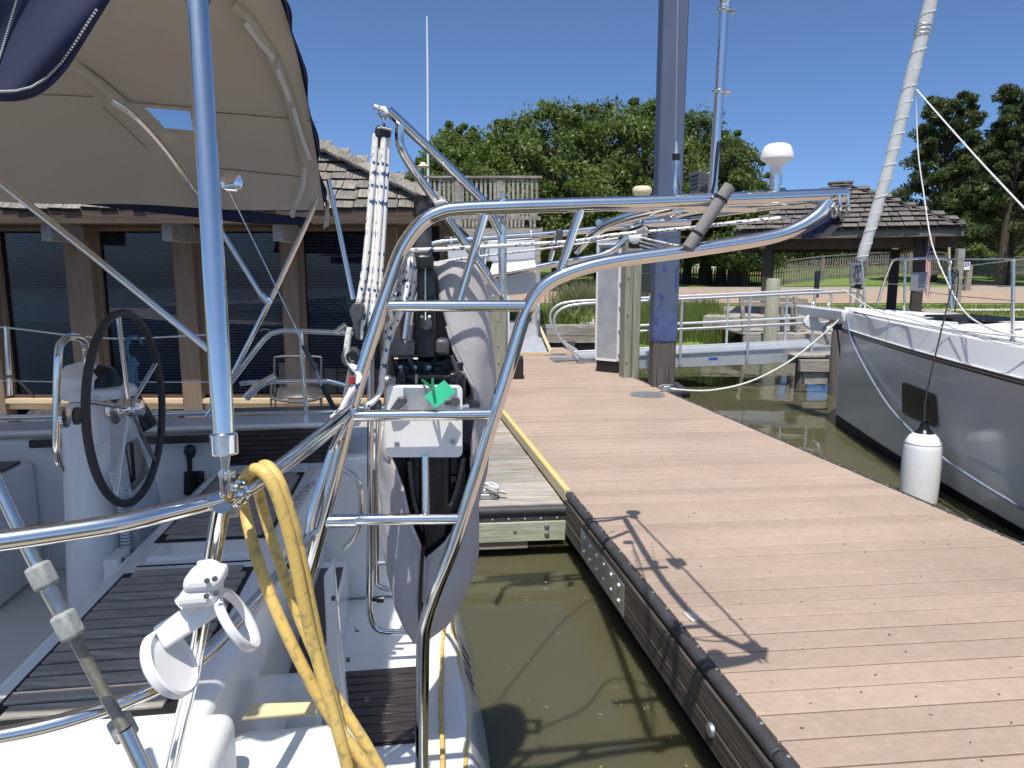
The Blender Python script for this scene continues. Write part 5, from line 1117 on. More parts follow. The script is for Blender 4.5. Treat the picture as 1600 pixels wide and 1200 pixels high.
# white panel zip-tied under the far davit
wpn = thing('white_panel', 'white folded plastic panel zip tied under the far davit tube', 'panel', tuple(A(770, 460, 1.85)))
PB = 1.78
pan = mat('panel plastic', (.56, .60, .66), .35, c2=(.60, .64, .70), sc=3)
obj('upper_panel', MB().prism([A(699, 380, PB), A(836, 375, PB), A(836, 404, PB), A(701, 413, PB)], E2*.02), pan, wpn, bevel=.003)
obj('fold_lip', MB().prism([A(770, 408, PB-.02), A(835, 403, PB-.02), A(838, 417, PB-.12), A(765, 430, PB-.12)], E2*.015), white_p, wpn, bevel=.003)
obj('lower_panel', MB().prism([A(745, 428, PB+.02), A(838, 414, PB+.02), A(838, 457, PB+.02), A(752, 466, PB+.02)], E2*.02), pan, wpn, bevel=.003)
for x, y in ((705, 378), (829, 367)): obj('zip_tie', MB().torus(A(x, y, FB), E1, .02, .003, 16, 6), white_p, wpn)
obj('padeye', MB().box(A(757, 398, PB-.03), (.05, .03, .06), E1, E2, UP), steel_w, wpn, bevel=.006)

# ---------------- outboard motor under its cover
CVB = .34
ob = thing('outboard_motor', 'black outboard motor in grey lilac cloth cover hung on white bracket', 'outboard motor', tuple(A(655, 1000, CVB)))
lev = [(411, 676, 742), (417, 668, 748), (430, 664, 753), (470, 652, 760), (540, 640, 769), (600, 618, 769), (650, 604, 766), (700, 599, 761), (760, 598, 752), (800, 600, 747), (860, 604, 745), (900, 608, 738), (940, 618, 720), (975, 634, 697), (1000, 647, 664)]
ope = [(411, 640, 672), (417, 640, 676), (430, 600, 683), (470, 600, 686), (540, 600, 706), (585, 600, 728), (600, 601, 734), (650, 606, 738), (700, 612, 737), (735, 622, 733), (760, 631, 728), (800, 644, 716), (830, 655, 695), (850, 659, 668), (865, 660, 662), (1000, 657, 659)]
def itp(tab, y, k):
    for a_, b_ in zip(tab, tab[1:]):
        if y <= b_[0]: f_ = (y-a_[0])/(b_[0]-a_[0]) if b_[0] > a_[0] else 0; f_ = max(0, min(1, f_)); return a_[k]+(b_[k]-a_[k])*f_
    return tab[-1][k]
def cover_pt(u, v):
    y = 411+(1001-411)*v; l, r_ = itp(lev, y, 1), itp(lev, y, 2); cx_ = (l+r_)/2; hw = (r_-l)/2
    o0, o1 = itp(ope, y, 1), itp(ope, y, 2); s0 = max(-1, min(1, (o0-cx_)/hw)); s1 = max(-1, min(1, (o1-cx_)/hw))
    p0 = math.asin(s0)+2*math.pi; p1 = math.asin(s1); ph = p1+(p0-p1)*u
    c = A(cx_, y, CVB); R = (A(cx_+hw, y, CVB)-c).length; f_ = 1+.03*math.sin(ph*5+y*.02)*min(1, v*3)+.018*math.sin(y*.05+ph*2)+.012*math.sin(11*ph-y*.06)*min(1, v*2)
    rad_d = R*(.95 if y < 700 else .8)
    return c+E1*(R*math.sin(ph)*f_)-E2*(rad_d*math.cos(ph)*f_)
cv = obj('cloth_cover', MB().grid(cover_pt, 56, 70), lilac, ob, solid=.006)
cv.modifiers['thick'].offset = -1
for e_ in (0, 1): obj('cover_hem', MB().tube([cover_pt(e_, .16+.70*i/60) for i in range(61)], .0065, 8), mat('cover hem cloth', (.50, .47, .48), .9, c2=(.56, .53, .54), sc=30), ob)
top = MB().lathe([(.0005, .012), (.03, .010), (.06, .0)], A(709, 412, CVB), UP, 20)
obj('cover_top', MB().grid(lambda u, v: cover_pt(u, 0).lerp(A(709, 409, CVB), v), 24, 4), lilac, ob)
obj('zip', MB().tube(smooth([A(661, 852, CVB-.155), A(658, 900, CVB-.135), A(656, 950, CVB-.095), A(656, 985, CVB-.05)], 3), .006, 8), black_p, ob)
for dx in (-7, 7):
    st = MB()
    for i in range(26): 
        y = 870+i*3.6; o_ = itp(lev, y, 2)-itp(lev, y, 1); pz = A(657+dx, y, CVB-.148+.0013*max(0, y-900)); st.box(pz, (.002, .002, .006), E1, E2, UP)
    obj('seam_stitches', st, stitch, ob, kind='stuff')
# engine inside
def abox(name, pts4, b0, b1, m, bev=.006, parent=ob):
    (x0, y0, x1, y1) = pts4
    return obj(name, MB().prism([A(x0, y1, b0), A(x1, y1, b0), A(x1, y0, b0), A(x0, y0, b0)], E2*(b1-b0)), m, parent, bevel=bev)
abox('drive_housing', (632, 705, 742, 835), .30, .45, black_g, .03)
abox('powerhead', (606, 556, 736, 625), .24, .5, black_g, .02)
abox('swivel_bracket', (628, 585, 728, 645), .14, .26, black_g, .012)
abox('steering_column', (652, 420, 680, 560), .16, .26, black_g, .006)
abox('mid_leg', (655, 700, 705, 900), .26, .36, black_g, .02)
abox('column_collar', (649, 397, 678, 422), .15, .26, black_p, .012)
obj('tiller_arm', MB().tube([A(661, 400, .2), A(659, 345, .2)], .026, 16), darkgrey, ob)
obj('tiller_grip', MB().tube([A(659, 340, .2), A(658, 306, .2)], .022, 18), rubber, ob, bevel=.004)
obj('rod', MB().tube([A(664, 420, .15), A(664, 500, .15)], .003, 6), steel, ob)
obj('badge', MB().lathe([(.018, 0), (.018, .004), (.0005, .005)], A(665, 505, .155), -E2, 18), darkgrey, ob)
for x in (659, 671): obj('screw', MB().lathe([(.005, 0), (.004, .003), (.0005, .004)], A(x, 495, .155), -E2, 8), white_p, ob)
abox('switch_box', (604, 532, 648, 556), .16, .22, mat('dull grey plastic', (.12, .125, .13), .6, c2=(.2, .205, .21), sc=40), .006)
abox('fuel_cock', (680, 530, 702, 556), .16, .24, darkgrey, .012)
for x, y, r in ((620, 595, .016), (732, 588, .015)): obj('pivot_nut', MB().lathe([(r, -.02), (r, .02), (r*.7, .028), (.0005, .03)], A(x-12 if x < 650 else x-20, y, .2), E1 if x > 650 else -E1, 14), galv, ob)
for i in range(7): abox('engine_part', (610+i*17, 566+(i % 3)*7, 622+i*17, 582+(i % 3)*6), .205, .25, darkgrey if i % 2 else black_p, .003)
for x in (621, 645): abox('clamp_arm', (x, 583, x+13, 640) if x < 630 else (702, 583, 716, 640), .10, .24, black_g, .006)
for i in range(3): obj('bolt', MB().lathe([(.008, 0), (.007, .005), (.0005, .006)], A(626+i*22, 574, .2), -E2, 8), galv, ob)
abox('wire_loop', (648, 586, 653, 600), .13, .14, cream_p, .002)
# white motor plate with screws, on the arch rung
mp_ = thing('motor_bracket', 'white rounded motor mounting plate with two screws fixed to the arch rung', 'mounting plate', tuple(A(663, 714, .05)))
def rrect(x0, y0, x1, y1, r, b):
    out = []
    for cx_, cy_, a0 in ((x1-r, y0+r, -90), (x1-r, y1-r, 0), (x0+r, y1-r, 90), (x0+r, y0+r, 180)):
        for k_ in range(6): an = math.radians(a0+18*k_); out.append(A(cx_+r*math.cos(an), cy_+r*math.sin(an), b))
    return out
obj('plate', MB().prism(rrect(603, 603, 723, 715, 9, .055), E2*.035), white_p, mp_, bevel=.004)
obj('metal_inlay', MB().prism(rrect(630, 606, 714, 652, 2, .052), E2*.002), galv, mp_)
for x, y in ((620, 693.5), (707.5, 690.5)): s_ = obj('screw', MB().torus(A(x, y, .052), -E2, .0055, .0022, 16, 6).lathe([(.005, 0), (.003, .002), (.0005, .0022)], A(x, y, .053), -E2, 12), galv, mp_)
obj('support_tube', MB().tube([A(664, 712, .05), A(665, 806, .02)], .0102, 14), steel, mp_)
obj('cross_tube', MB().tube([A(587, 640, .12), A(745, 637, .12)], .0125, 12), steel, mp_)
for x in (587, 741): obj('tube_clamp', MB().box(A(x, 639, .12), (.03, .05, .045), E1, E2, UP), darkgrey, mp_, bevel=.006)
obj('clamp_screw', MB().prism([A(607, 644, .03), A(622, 622, .03), A(633, 620, .03), A(637, 628, .03), A(622, 641, .03)], E2*.02), darkgrey, mp_, bevel=.004)
obj('clamp_screw', MB().lathe([(.012, 0), (.014, .006), (.012, .012), (.0005, .013)], A(711, 627, .05), -E2, 14).tube([A(695, 628, .05), A(711, 627, .05)], .008, 8), darkgrey, mp_)
for q_, r_ in (([(640, 560), (650, 590), (646, 620)], .007), ([(705, 556), (716, 590), (712, 625)], .007), ([(612, 556), (618, 585), (640, 600)], .005), ([(690, 545), (672, 575), (668, 605)], .005), ([(640, 720), (646, 780), (662, 830)], .008), ([(725, 715), (712, 770), (690, 820)], .008)):
    obj('hose', MB().tube(smooth([A(x, y, .20 if y < 700 else .27) for x, y in q_], 5), r_, 8), darkgrey if r_ > .006 else black_p, ob)
obj('cowl_ring', MB().torus(A(684, 725, .40), UP, .085, .012, 28, 8), black_p, ob); obj('cowl_ring', MB().torus(A(684, 775, .38), UP, .075, .010, 28, 8), black_p, ob)
obj('label', MB().prism([A(690, 744, .288), A(712, 744, .288), A(712, 752, .288), A(690, 752, .288)], -E2*.002), darkgrey, ob)
tg = thing('green_tag', 'bright green diamond tag tied to the motor clamp above the white plate', 'tag', tuple(A(685, 637, -.01)))
obj('tag_card', MB().prism([A(663, 619, -.02), A(694, 594, .005), A(712, 612, .005), A(681, 638, -.02)], E2*.003), green_tag, tg)
obj('tag_tie', MB().tube(smooth([A(660, 594, .06), A(670, 602, .01), A(676, 606, -.015), A(678, 616, -.025)], 4), .004, 6).tube([A(676, 592, .05), A(676, 606, -.01)], .004, 6), mat('green tie', (.01, .16, .07), .5), tg)
# coil of flecked rope hanging between arch and motor
cl_ = MB()
for i in range(9):
    x0 = 628+random.uniform(-10, 14); y0 = 392+random.uniform(-4, 6); y1 = random.uniform(500, 600) if i < 5 else random.uniform(450, 500); w_ = random.uniform(8, 18); bb = random.uniform(.02, .12)
    q = []
    for j in range(24):
        t = 2*math.pi*j/24; yy = (y0+y1)/2-(y1-y0)/2*math.cos(t); tilt_ = -(yy-y0)*.22
        q.append(A(x0+tilt_+w_*math.sin(t)*(.6+.4*math.sin(t/2)), yy, bb+.03*math.sin(t*2+i)))
    cl_.tube(q, .0058, 8, closed=True)
tag(obj('rope_coil', cl_, fleck), 'tangled coil of white flecked rope hanging between arch leg and motor', 'rope coil')
rope('hanging_line', 'thick flecked rope loop dropping from the coil beside the arch leg', [A(622, 470, .05), A(606, 530, .04), A(598, 580, .04), A(594, 610, .04), A(582, 628, .02), A(570, 634, .0)], .0085)
# motor hoist tackle
tk = thing('hoist_tackle', 'black multi part pulley block hung from the crane tip', 'pulley', tuple(A(597, 222, CR-.12)))
tb = CR-.12
obj('shackle', MB().torus(A(600, 176, tb), E2, .012, .0045, 18, 8).torus(A(600, 190, tb), E1, .009, .004, 16, 8), steel, tk)
obj('block_cheek', MB().hexa([A(584, 215, tb-.03), A(611, 216, tb-.03), A(612, 212, tb+.03), A(586, 211, tb+.03), A(587, 197, tb-.03), A(609, 201, tb-.03), A(611, 199, tb+.03), A(588, 195, tb+.03)]), black_p, tk, bevel=.006)
obj('sheave_housing', MB().box(A(596, 222, tb), (.028, .05, .035), E1, E2, UP), black_p, tk, bevel=.008)
obj('block_frame', MB().tube([A(593, 199, tb-.034), A(612, 203, tb-.034)], .004, 8), steel, tk)
rope('pin_rope', 'short white rope tail tied through the crane eye', [A(584, 166, tb), A(592, 169, tb), A(601, 172, tb-.01), A(604, 178, tb-.01)], .0062, sm=4)
falls = [((587, 210), (572, 400), (556, 500)), ((592, 212), (583, 400), (562, 530)), ((600, 212), (590, 380), (574, 560), (545, 615)), ((606, 214), (597, 380), (582, 540), (552, 610))]
for i, f_ in enumerate(falls):
    rope('hoist_fall', ['leftmost of the hoist ropes falling from the crane block', 'second from left of the hoist ropes under the crane block', 'third from left of the hoist ropes reaching the arch leg', 'rightmost of the hoist ropes running down the arch leg'][i], [A(x, y, tb-.02+.012*(i % 2)-.00022*(y-210)) for x, y in f_], .0082, sm=6)
lb = thing('cam_block', 'black cam cleat pulley block at the lower end of the hoist ropes', 'pulley', tuple(A(552, 580, .03)))
obj('cam_body', MB().prism([A(545, 486, .0), A(552, 473, .0), A(564, 471, .0), A(570, 478, .0), A(567, 495, .0), A(560, 505, .0), A(563, 530, .0), A(556, 532, .0), A(550, 503, .0)], E2*.035), darkgrey, lb, bevel=.006)
obj('sheave_plate', MB().lathe([(.026, -.012), (.028, 0), (.026, .012), (.0005, .013)], A(550, 558, .03), -E2, 22), darkgrey, lb)
obj('sheave_pin', MB().torus(A(550, 558, .012), -E2, .012, .004, 16, 6), black_p, lb)
obj('lower_strap', MB().prism([A(545, 570, .02), A(557, 570, .02), A(546, 605, .02), A(533, 632, .02)], E2*.02), mat('clear grey strap', (.2, .2, .21), .4), lb, bevel=.003)
rope('tail_rope', 'doubled flecked rope tail knotted round the arch leg at the rail', [A(547, 512, .02), A(542, 545, .02), A(546, 566, .02), A(562, 590, -.02), A(544, 620, -.03), A(536, 640, -.03), A(548, 652, -.03), A(543, 630, -.02), A(530, 644, .0), A(520, 652, .02)], .0082)
tag(obj('red_whipping', MB().tube([A(551, 588, -.03), A(549, 600, -.03)], .008, 8).tube([A(536, 664, -.02), A(532, 676, -.02)], .007, 8).torus(A(531, 681, 0), A(531, 681, 0)-A(545, 640, 0), .021, .003, 18, 6), red_p), 'red tape marks wound on the rope tail by the rail joint', 'tape')

# ---------------- bimini
BB0, BB1 = -.72, 1.95; BC = (BB0+BB1)/2; BH = (BB1-BB0)/2
def bz(b, a): 
    s = min(1, abs(b-BC)/BH); return 1.87+.75*(1-s**3.4)+.02*(-a-.7)
def bim(u, v, off=0, ext=0):
    b = BB0+(BB1-BB0)*u; a = -.69-.05*(1-abs(2*u-1)**2)-.17*max(0, 1-u/.07)+ext-3.6*v
    z = bz(b, a)+off-.012*math.sin(v*6.28*2)**2
    return BT(a, b+(off if u > .98 else (-off if u < .02 else 0)), z)
def ured(u): return .5-.5*math.cos(math.pi*u)
wq = [(223, 166), (298, 172), (306, 206), (255, 202)]
def inside(q, poly):
    c = False; n_ = len(poly)
    for i in range(n_):
        (x0, y0), (x1, y1) = poly[i], poly[(i+1) % n_]
        if (y0 > q[1]) != (y1 > q[1]) and q[0] < (x1-x0)*(q[1]-y0)/(y1-y0)+x0: c = not c
    return c
def grid_hole(fn, nu, nv, poly):
    mb = MB().grid(fn, nu, nv); keep = []
    for f in mb.f:
        c = sum((V(mb.v[i]) for i in f), V((0, 0, 0)))/4
        if not inside(proj(c), poly): keep.append(f)
    mb.f = keep; return mb
big_ = [(219, 162), (306, 169), (313, 210), (253, 206)]
cnv = obj('bimini_top', grid_hole(lambda u, v: bim(ured(u), v), 110, 150, wq), tan_canvas, sb, label='tan canvas underside of the bimini')
obj('bimini_outer', grid_hole(lambda u, v: bim(ured(u), v, .012, .012+.012*math.sin(u*70)*(v < .01)), 130, 150, big_), navy, cnv, label='navy outer skin of the bimini')
hem = MB().grid(lambda u, v: bim(ured(.16+.82*u), 0, .010, .012)+V((0, 0, -.034*v-.010*v*math.sin(u*55)))+E1*(.008*math.sin(u*47)), 140, 3)
obj('aft_hem', hem, navy, cnv)
def on_bim(x, y, dn=.006):
    r_ = ray(x, y)
    for i in range(4000):
        p = EYE+r_*(.8+i*.0012); d = p-BO; a = d.dot(E1); b = d.dot(E2)
        if BB0 < b < BB1 and a < -.67 and p.z > bz(b, a)-.013: return p-r_*dn
    return EYE+r_*3
seam_m = mat('seam thread', (.10, .085, .07), .9)
for q in ([(64, 148), (100, 149), (145, 151)], [(205, 161), (260, 168), (300, 173), (380, 179), (452, 185)], [(340, 263), (400, 269), (468, 276)], [(478, 188), (496, 191)], [(115, 92), (160, 122), (205, 160)], [(160, 166), (230, 232)]):
    pq_ = []
    for (x0, y0), (x1, y1) in zip(q, q[1:]):
        for i in range(6): pq_.append(on_bim(x0+(x1-x0)*i/6, y0+(y1-y0)*i/6, .004))
    pq_.append(on_bim(*q[-1], .004)); obj('seam', MB().tube(pq_, .0016, 5), seam_m, cnv)
def ribbon(name, q, w, m, dn=.010, fat=.004):
    pq_ = []
    for (x0, y0), (x1, y1) in zip(q, q[1:]):
        for i in range(5): pq_.append(on_bim(x0+(x1-x0)*i/5, y0+(y1-y0)*i/5, dn))
    pq_.append(on_bim(*q[-1], dn)); mb = MB(); rows = []
    for i, p in enumerate(pq_):
        t = (pq_[min(i+1, len(pq_)-1)]-pq_[max(i-1, 0)]).normalized(); vd = (p-EYE).normalized(); sd = t.cross(vd).normalized()
        for k_ in range(7):
            s_ = -1+2*k_/6; rows.append(p+sd*(s_*w)-vd*(fat*math.cos(s_*1.5)))
    mb.add(rows, [(i*7+k_, i*7+k_+1, (i+1)*7+k_+1, (i+1)*7+k_) for i in range(len(pq_)-1) for k_ in range(6)])
    return obj(name, mb, m, cnv)
ribbon('bow_sleeve', [(366, 8), (385, 24), (420, 78), (447, 140), (465, 205), (476, 262)], .020, tan_trim, .012, .018)
zm_ = mat('white zip tape', (.60, .58, .54), .8)
for q in ([(383, 36), (402, 62), (428, 92)], [(433, 108), (446, 140), (453, 158)], [(458, 168), (470, 210), (484, 250)], [(476, 262), (474, 290), (466, 312), (455, 336)]): ribbon('zip_tape', q, .010, zm_, .040, .003)
for x, y in ((383, 34), (434, 96), (452, 160), (480, 268), (457, 334)): obj('zip_pull', MB().box(on_bim(x, y, .022), (.018, .012, .03), E1, E2, UP), mat('pale hardware', (.50, .46, .40), .5), cnv, bevel=.004)
ribbon('bow_sleeve', [(96, 84), (130, 110), (160, 134), (192, 160)], .022, tan_trim, .012, .014)
obj('zip_pull', MB().box(on_bim(191, 163, .03), (.025, .02, .04), E1, E2, UP), mat('pale hardware', (.50, .46, .40), .5), cnv, bevel=.005)
ins_ = [(223, 166), (298, 172), (306, 206), (255, 202)]; out_ = [(206, 161), (320, 170), (342, 217), (250, 207)]
wo_ = [on_bim(*q_, .009) for q_ in out_]; wi_ = [on_bim(*q_, .009) for q_ in [(226, 168), (296, 174), (303, 204), (257, 200)]]
obj('window_frame', MB().add(wo_+wi_, [(i, (i+1) % 4, 4+(i+1) % 4, 4+i) for i in range(4)]), tan_trim, cnv)
obj('clear_window', MB().add([on_bim(*q_, .001) for q_ in big_], [(0, 1, 2, 3)]), vinylw, cnv)
fv = [(-60, 286), (0, 290), (120, 300), (250, 313), (380, 329), (480, 340)]; fb_ = [(-60, 303), (0, 306), (120, 318), (250, 333), (380, 348), (490, 353)]
obj('side_valance', MB().add([A(x, y, BB1+.012) for x, y in fv]+[A(x, y, BB1+.03) for x, y in fb_], [(i, i+1, i+7, i+6) for i in range(5)]), navy, cnv, solid=.004)
# side valance, near side
vl = [(-130, 155), (0, 154), (28, 153), (52, 147), (75, 132), (98, 108), (118, 78), (140, 42), (165, 2), (190, -40), (-130, -60)]
vpts = [A(x, y, BB0-.01) for x, y in vl]
vg = MB()
a_0 = (A(-120, 154, BB0-.045)-BO).dot(E1); z_0 = A(-120, 154, BB0-.045).z; z_1 = A(-120, -60, BB0-.045).z
def val(u, v):
    if u < .4:
        a = -4.25+(a_0+4.25)*u/.4; return BT(a, BB0-.045+.012*math.sin(a*7)*v, z_1+(z_0-z_1)*v)
    x = -120+300*(u-.4)/.6; yb = 154
    for (x0, y0), (x1, y1) in zip(vl, vl[1:10]):
        if x0 <= x <= x1: yb = y0+(y1-y0)*(x-x0)/(x1-x0); break
    y = -60+(yb+60)*v
    return A(x, y, BB0-.045+.018*math.sin(x*.035+y*.028)*v)
vo = obj('side_valance', MB().grid(val, 100, 24), navy, cnv, solid=.004)
st = MB()
for i in range(60):
    u = .58+.37*i/60; p = val(u, .955); q = val(u+.0035, .955); st.tube([p-E2*.005, q-E2*.005], .0016, 5)
for i in range(40):
    u = .40-.0*i; p0_ = val(.64+.09*i/40, .75-.7*i/40); p1_ = val(.64+.09*(i+.55)/40, .75-.7*(i+.55)/40); st.tube([p0_-E2*.005, p1_-E2*.005], .0014, 5)
obj('stitching', st, stitch, cnv, kind='stuff')
obj('valance_binding', MB().tube(smooth([A(x, y, BB0-.045) for x, y in vl[:10]], 4), .004, 8), navy, vo)
# frame tubes
obj('aft_leg', MB().tube([A(497, 310, 1.93), A(432, 450, 1.93), A(362, 588, 1.93), A(312, 690, 1.93)], .0127, 12), steel, cnv)
obj('aft_leg', MB().tube([A(513, 282, 1.93), A(530, 360, 1.93), A(552, 468, 1.9)], .0127, 12), steel, cnv)
obj('mid_bow', MB().tube(smooth([A(172, 155, 1.15), A(215, 185, 1.3), A(262, 238, 1.6), (A(300, 293, 1.85)), A(345, 360, 1.92), A(412, 468, 1.92)], 4), .0127, 12), steel, cnv)
obj('bow_joint', MB().tube([A(408, 460, 1.9), A(420, 474, 1.9)], .018, 12).lathe([(.02, -.012), (.02, .012), (.0005, .013)], A(420, 471, 1.9), -E2, 12), steel, cnv)
obj('side_strut', MB().tube([A(-60, 238, .6), A(0, 284, .6), A(150, 404, .6), A(325, 546, .6)], .0118, 12), steel, cnv)
obj('mirror', MB().lathe([(.03, -.012), (.046, -.006), (.048, .0), (.044, .004), (.0005, .012)], A(362, 284, 1.5), (V((.12, -.9, .1))).normalized(), 28), mat('mirror glass', (.85, .86, .87), .02, 1), cnv)
obj('mirror_arm', MB().tube([A(362, 284, 1.52), A(382, 288, 1.7)], .004, 6), darkgrey, cnv)
obj('corner_strap', MB().prism([A(509, 282, 1.94), A(515, 282, 1.94), A(514, 352, 1.94), A(505, 358, 1.94), A(508, 330, 1.94)], E2*.006), tan_trim, cnv)
# big support pole with end fitting standing on the rail
sp_ = obj('support_pole', MB().tube([P(304, -60, 1.07), P(330, 350, 1.0), P(350, 686, .955)], .0149, 20), steel, sb)
obj('end_sleeve', MB().tube([P(349, 676, .955), P(351, 711, .952)], .0185, 20), steel, sp_, bevel=.003)
obj('top_collar', MB().tube([P(307, 0, 1.065), P(306, -14, 1.066)], .0185, 18), steel, sp_)
jw = MB()
for dx in (-6, 6): jw.hexa([P(352+dx-2.5, 778, .938), P(352+dx+3.5, 778, .938), P(352+dx+3.5, 776, .955), P(352+dx-2.5, 776, .955), P(351+dx-2.5, 734, .938), P(351+dx+3, 734, .938), P(351+dx+3, 733, .955), P(351+dx-2.5, 733, .955)])
obj('fork_fitting', jw, steel, sp_, bevel=.002)
obj('fork_tongue', MB().hexa([P(349, 752, .943), P(354, 752, .943), P(354, 751, .952), P(349, 751, .952), P(342, 709, .943), P(361, 709, .943), P(361, 708, .952), P(342, 708, .952)]), steel, sp_, bevel=.002)
obj('pin', MB().tube([P(343, 741, .945), P(366, 741, .945)], .005, 10), steel, sp_)
rl = G(366, 772, 1.23)
obj('rail_clamp', MB().torus(G(365, 773, 1.23), (up[6]-up[5]), .0155, .0045, 20, 8).torus(G(377, 768, 1.23), (up[6]-up[5]), .0155, .004, 20, 8), steel, sp_)
obj('clamp_lug', MB().box(G(357, 792, 1.21), (.03, .012, .03), E1, E2, UP), galv, sp_, bevel=.003)
# backstay wire on the far side with turnbuckle
ws = thing('backstay_wire', 'thin wire stay with turnbuckle crossing in front of the dark windows', 'wire stay', tuple(A(528, 640, 1.8)))
obj('wire', MB().tube([A(352, 285, 1.8), A(460, 508, 1.8)], .0035, 8), steel_w, ws)
obj('terminal', MB().tube([A(459, 506, 1.8), A(475, 541, 1.8)], .006, 10), steel, ws)
obj('turnbuckle', MB().tube([A(474, 539, 1.8), A(494, 580, 1.8)], .013, 12), darkgrey, ws)
obj('lower_wire', MB().tube([A(494, 580, 1.8), A(503, 604, 1.8)], .006, 8), steel, ws)
obj('toggle', MB().tube([A(503, 602, 1.8), A(523, 640, 1.8)], .013, 10), black_p, ws)
# =================================================================== YACHT ON THE RIGHT
BX = V((4.33, 9.3, 0)); UA = V((.165, -.986, 0)).normalized(); UN = V((-UA.y, UA.x, 0))*1.0
if UN.x > 0: UN = -UN
def yh(s):
    return 1.9*(1-(1-min(s, 7.5)/7.5)**1.42) if s < 7.5 else 1.9-.02*(s-7.5)**1.5
def yz(s): return 1.06-.02*s+.0012*s*s
def Yp(s, w, z): return BX+UA*s+UN*w+UP*z
ya = thing('moored_yacht', 'sleek white sailing yacht with plumb bow and brown stripe moored on the right', 'yacht', tuple(Yp(5, 0, WZ)))
HP = [(.96, 0, 1), (1.015, -.21, 1), (.995, -.212, 1), (.993, -.238, 1), (.992, -.246, 1), (.990, -.266, 1), (.97, -.6, 1), (.94, -1.0, 1), (.90, -1.36, 1)]
NS = 40; ss = [11*(i/NS)**1.35 for i in range(NS+1)]
def prof(s, sgn):
    h = yh(s); out = []
    for w, dz, _ in HP: out.append(Yp(s, sgn*max(h*w, .012), yz(s)+dz))
    return out
def strake(name, j0, j1, m, parent, close=False):
    mb = MB()
    for sgn in (1, -1):
        vs = []
        for s in ss: vs += prof(s, sgn)[j0:j1+1]
        n_ = j1-j0+1; fs = [(i*n_+j, i*n_+j+1, (i+1)*n_+j+1, (i+1)*n_+j) for i in range(NS) for j in range(n_-1)]
        mb.add(vs, fs if sgn > 0 else [f[::-1] for f in fs])
    # bow and stern closing
    for k_ in (0, NS):
        a = prof(ss[k_], 1)[j0:j1+1]; b = prof(ss[k_], -1)[j0:j1+1]; n_ = len(a)
        mb.add(a+b, [(j, j+1, n_+j+1, n_+j) for j in range(n_-1)])
    return obj(name, mb, m, parent)
strake('bulwark', 0, 1, hullw, ya); strake('brown_stripe', 2, 3, stripe, ya); strake('grey_pinstripe', 3, 4, mat('pinstripe grey', (.35, .34, .33), .4), ya); strake('lower_pinstripe', 4, 5, stripe, ya); hl = strake('hull', 5, 8, hullg, ya)
mb = MB()
for sgn in (1, -1):
    vs = []
    for s in ss:
        h = yh(s)*.90; vs += [Yp(s, sgn*max(h+.004, .01), yz(s)-1.36), Yp(s, sgn*max(h*.9, .01), -.55), Yp(s, sgn*h*.4, -1.0)]
    fs = [(i*3+j, i*3+j+1, (i+1)*3+j+1, (i+1)*3+j) for i in range(NS) for j in range(2)]; mb.add(vs, fs if sgn > 0 else [f[::-1] for f in fs])
obj('bottom', mb, antifoul, ya)
# white highlight edge under the bulwark
for sgn in (1,): obj('rubbing_strake', MB().tube([Yp(s, sgn*(yh(s)*1.015+.004), yz(s)-.205) for s in ss[1:]], .008, 6), white_p, ya)
mb = MB(); vs = []
for s in ss: h = max(yh(s)*.96-.004, .006); vs += [Yp(s, h, yz(s)), Yp(s, h*.93, yz(s)+.018), Yp(s, 0, yz(s)+.07), Yp(s, -h*.93, yz(s)+.018), Yp(s, -h, yz(s))]
obj('deck', mb.add(vs, [(i*5+j, (i+1)*5+j, (i+1)*5+j+1, i*5+j+1) for i in range(NS) for j in range(4)]), gelgrip, ya)
for sgn in (-1,): obj('deck_coaming', MB().tube([Yp(s, sgn*(yh(s)*.93), yz(s)+.03) for s in ss[2:]], .035, 8), gel, ya)
obj('coachroof', MB().hexa([Yp(3.4, -1.0, 1.06), Yp(3.4, .62, 1.06), Yp(7.8, 1.05, 1.06), Yp(7.8, -1.05, 1.06), Yp(4.1, -.8, 1.22), Yp(4.1, .48, 1.22), Yp(7.6, .85, 1.38), Yp(7.6, -.85, 1.38)]), gel, ya, bevel=.05)
obj('fore_hatch', MB().hexa([Yp(1.7, -.32, 1.10), Yp(1.7, .25, 1.10), Yp(2.5, .25, 1.10), Yp(2.5, -.32, 1.10), Yp(1.72, -.30, 1.125), Yp(1.72, .23, 1.125), Yp(2.48, .23, 1.125), Yp(2.48, -.30, 1.125)]), black_g, ya, bevel=.01)
# fine seams on deck edge
for k_, f_ in enumerate((.95, .90, .86)): obj('deck_seam', MB().tube([Yp(s, yh(s)*f_-.01, yz(s)+.021+.003*k_) for s in ss[3:30]], .003, 4), darkgrey, ya)
def on_hull(x, y, off=.006):
    r = ray(x, y)
    for i in range(9000):
        p = EYE+r*(4+i*.001); d = p-BX; s = d.dot(UA); w = d.dot(UN)
        if 0 < s < 11 and w < yh(s)*.975: return p+UN*off
    return p
hw_ = [(1410, 598), (1415, 598), (1459, 615), (1463, 620), (1464, 667), (1461, 668), (1414, 648), (1410, 644)]
obj('hull_window', MB().add([on_hull(*q) for q in hw_], [tuple(range(7, -1, -1))]), black_g, ya)
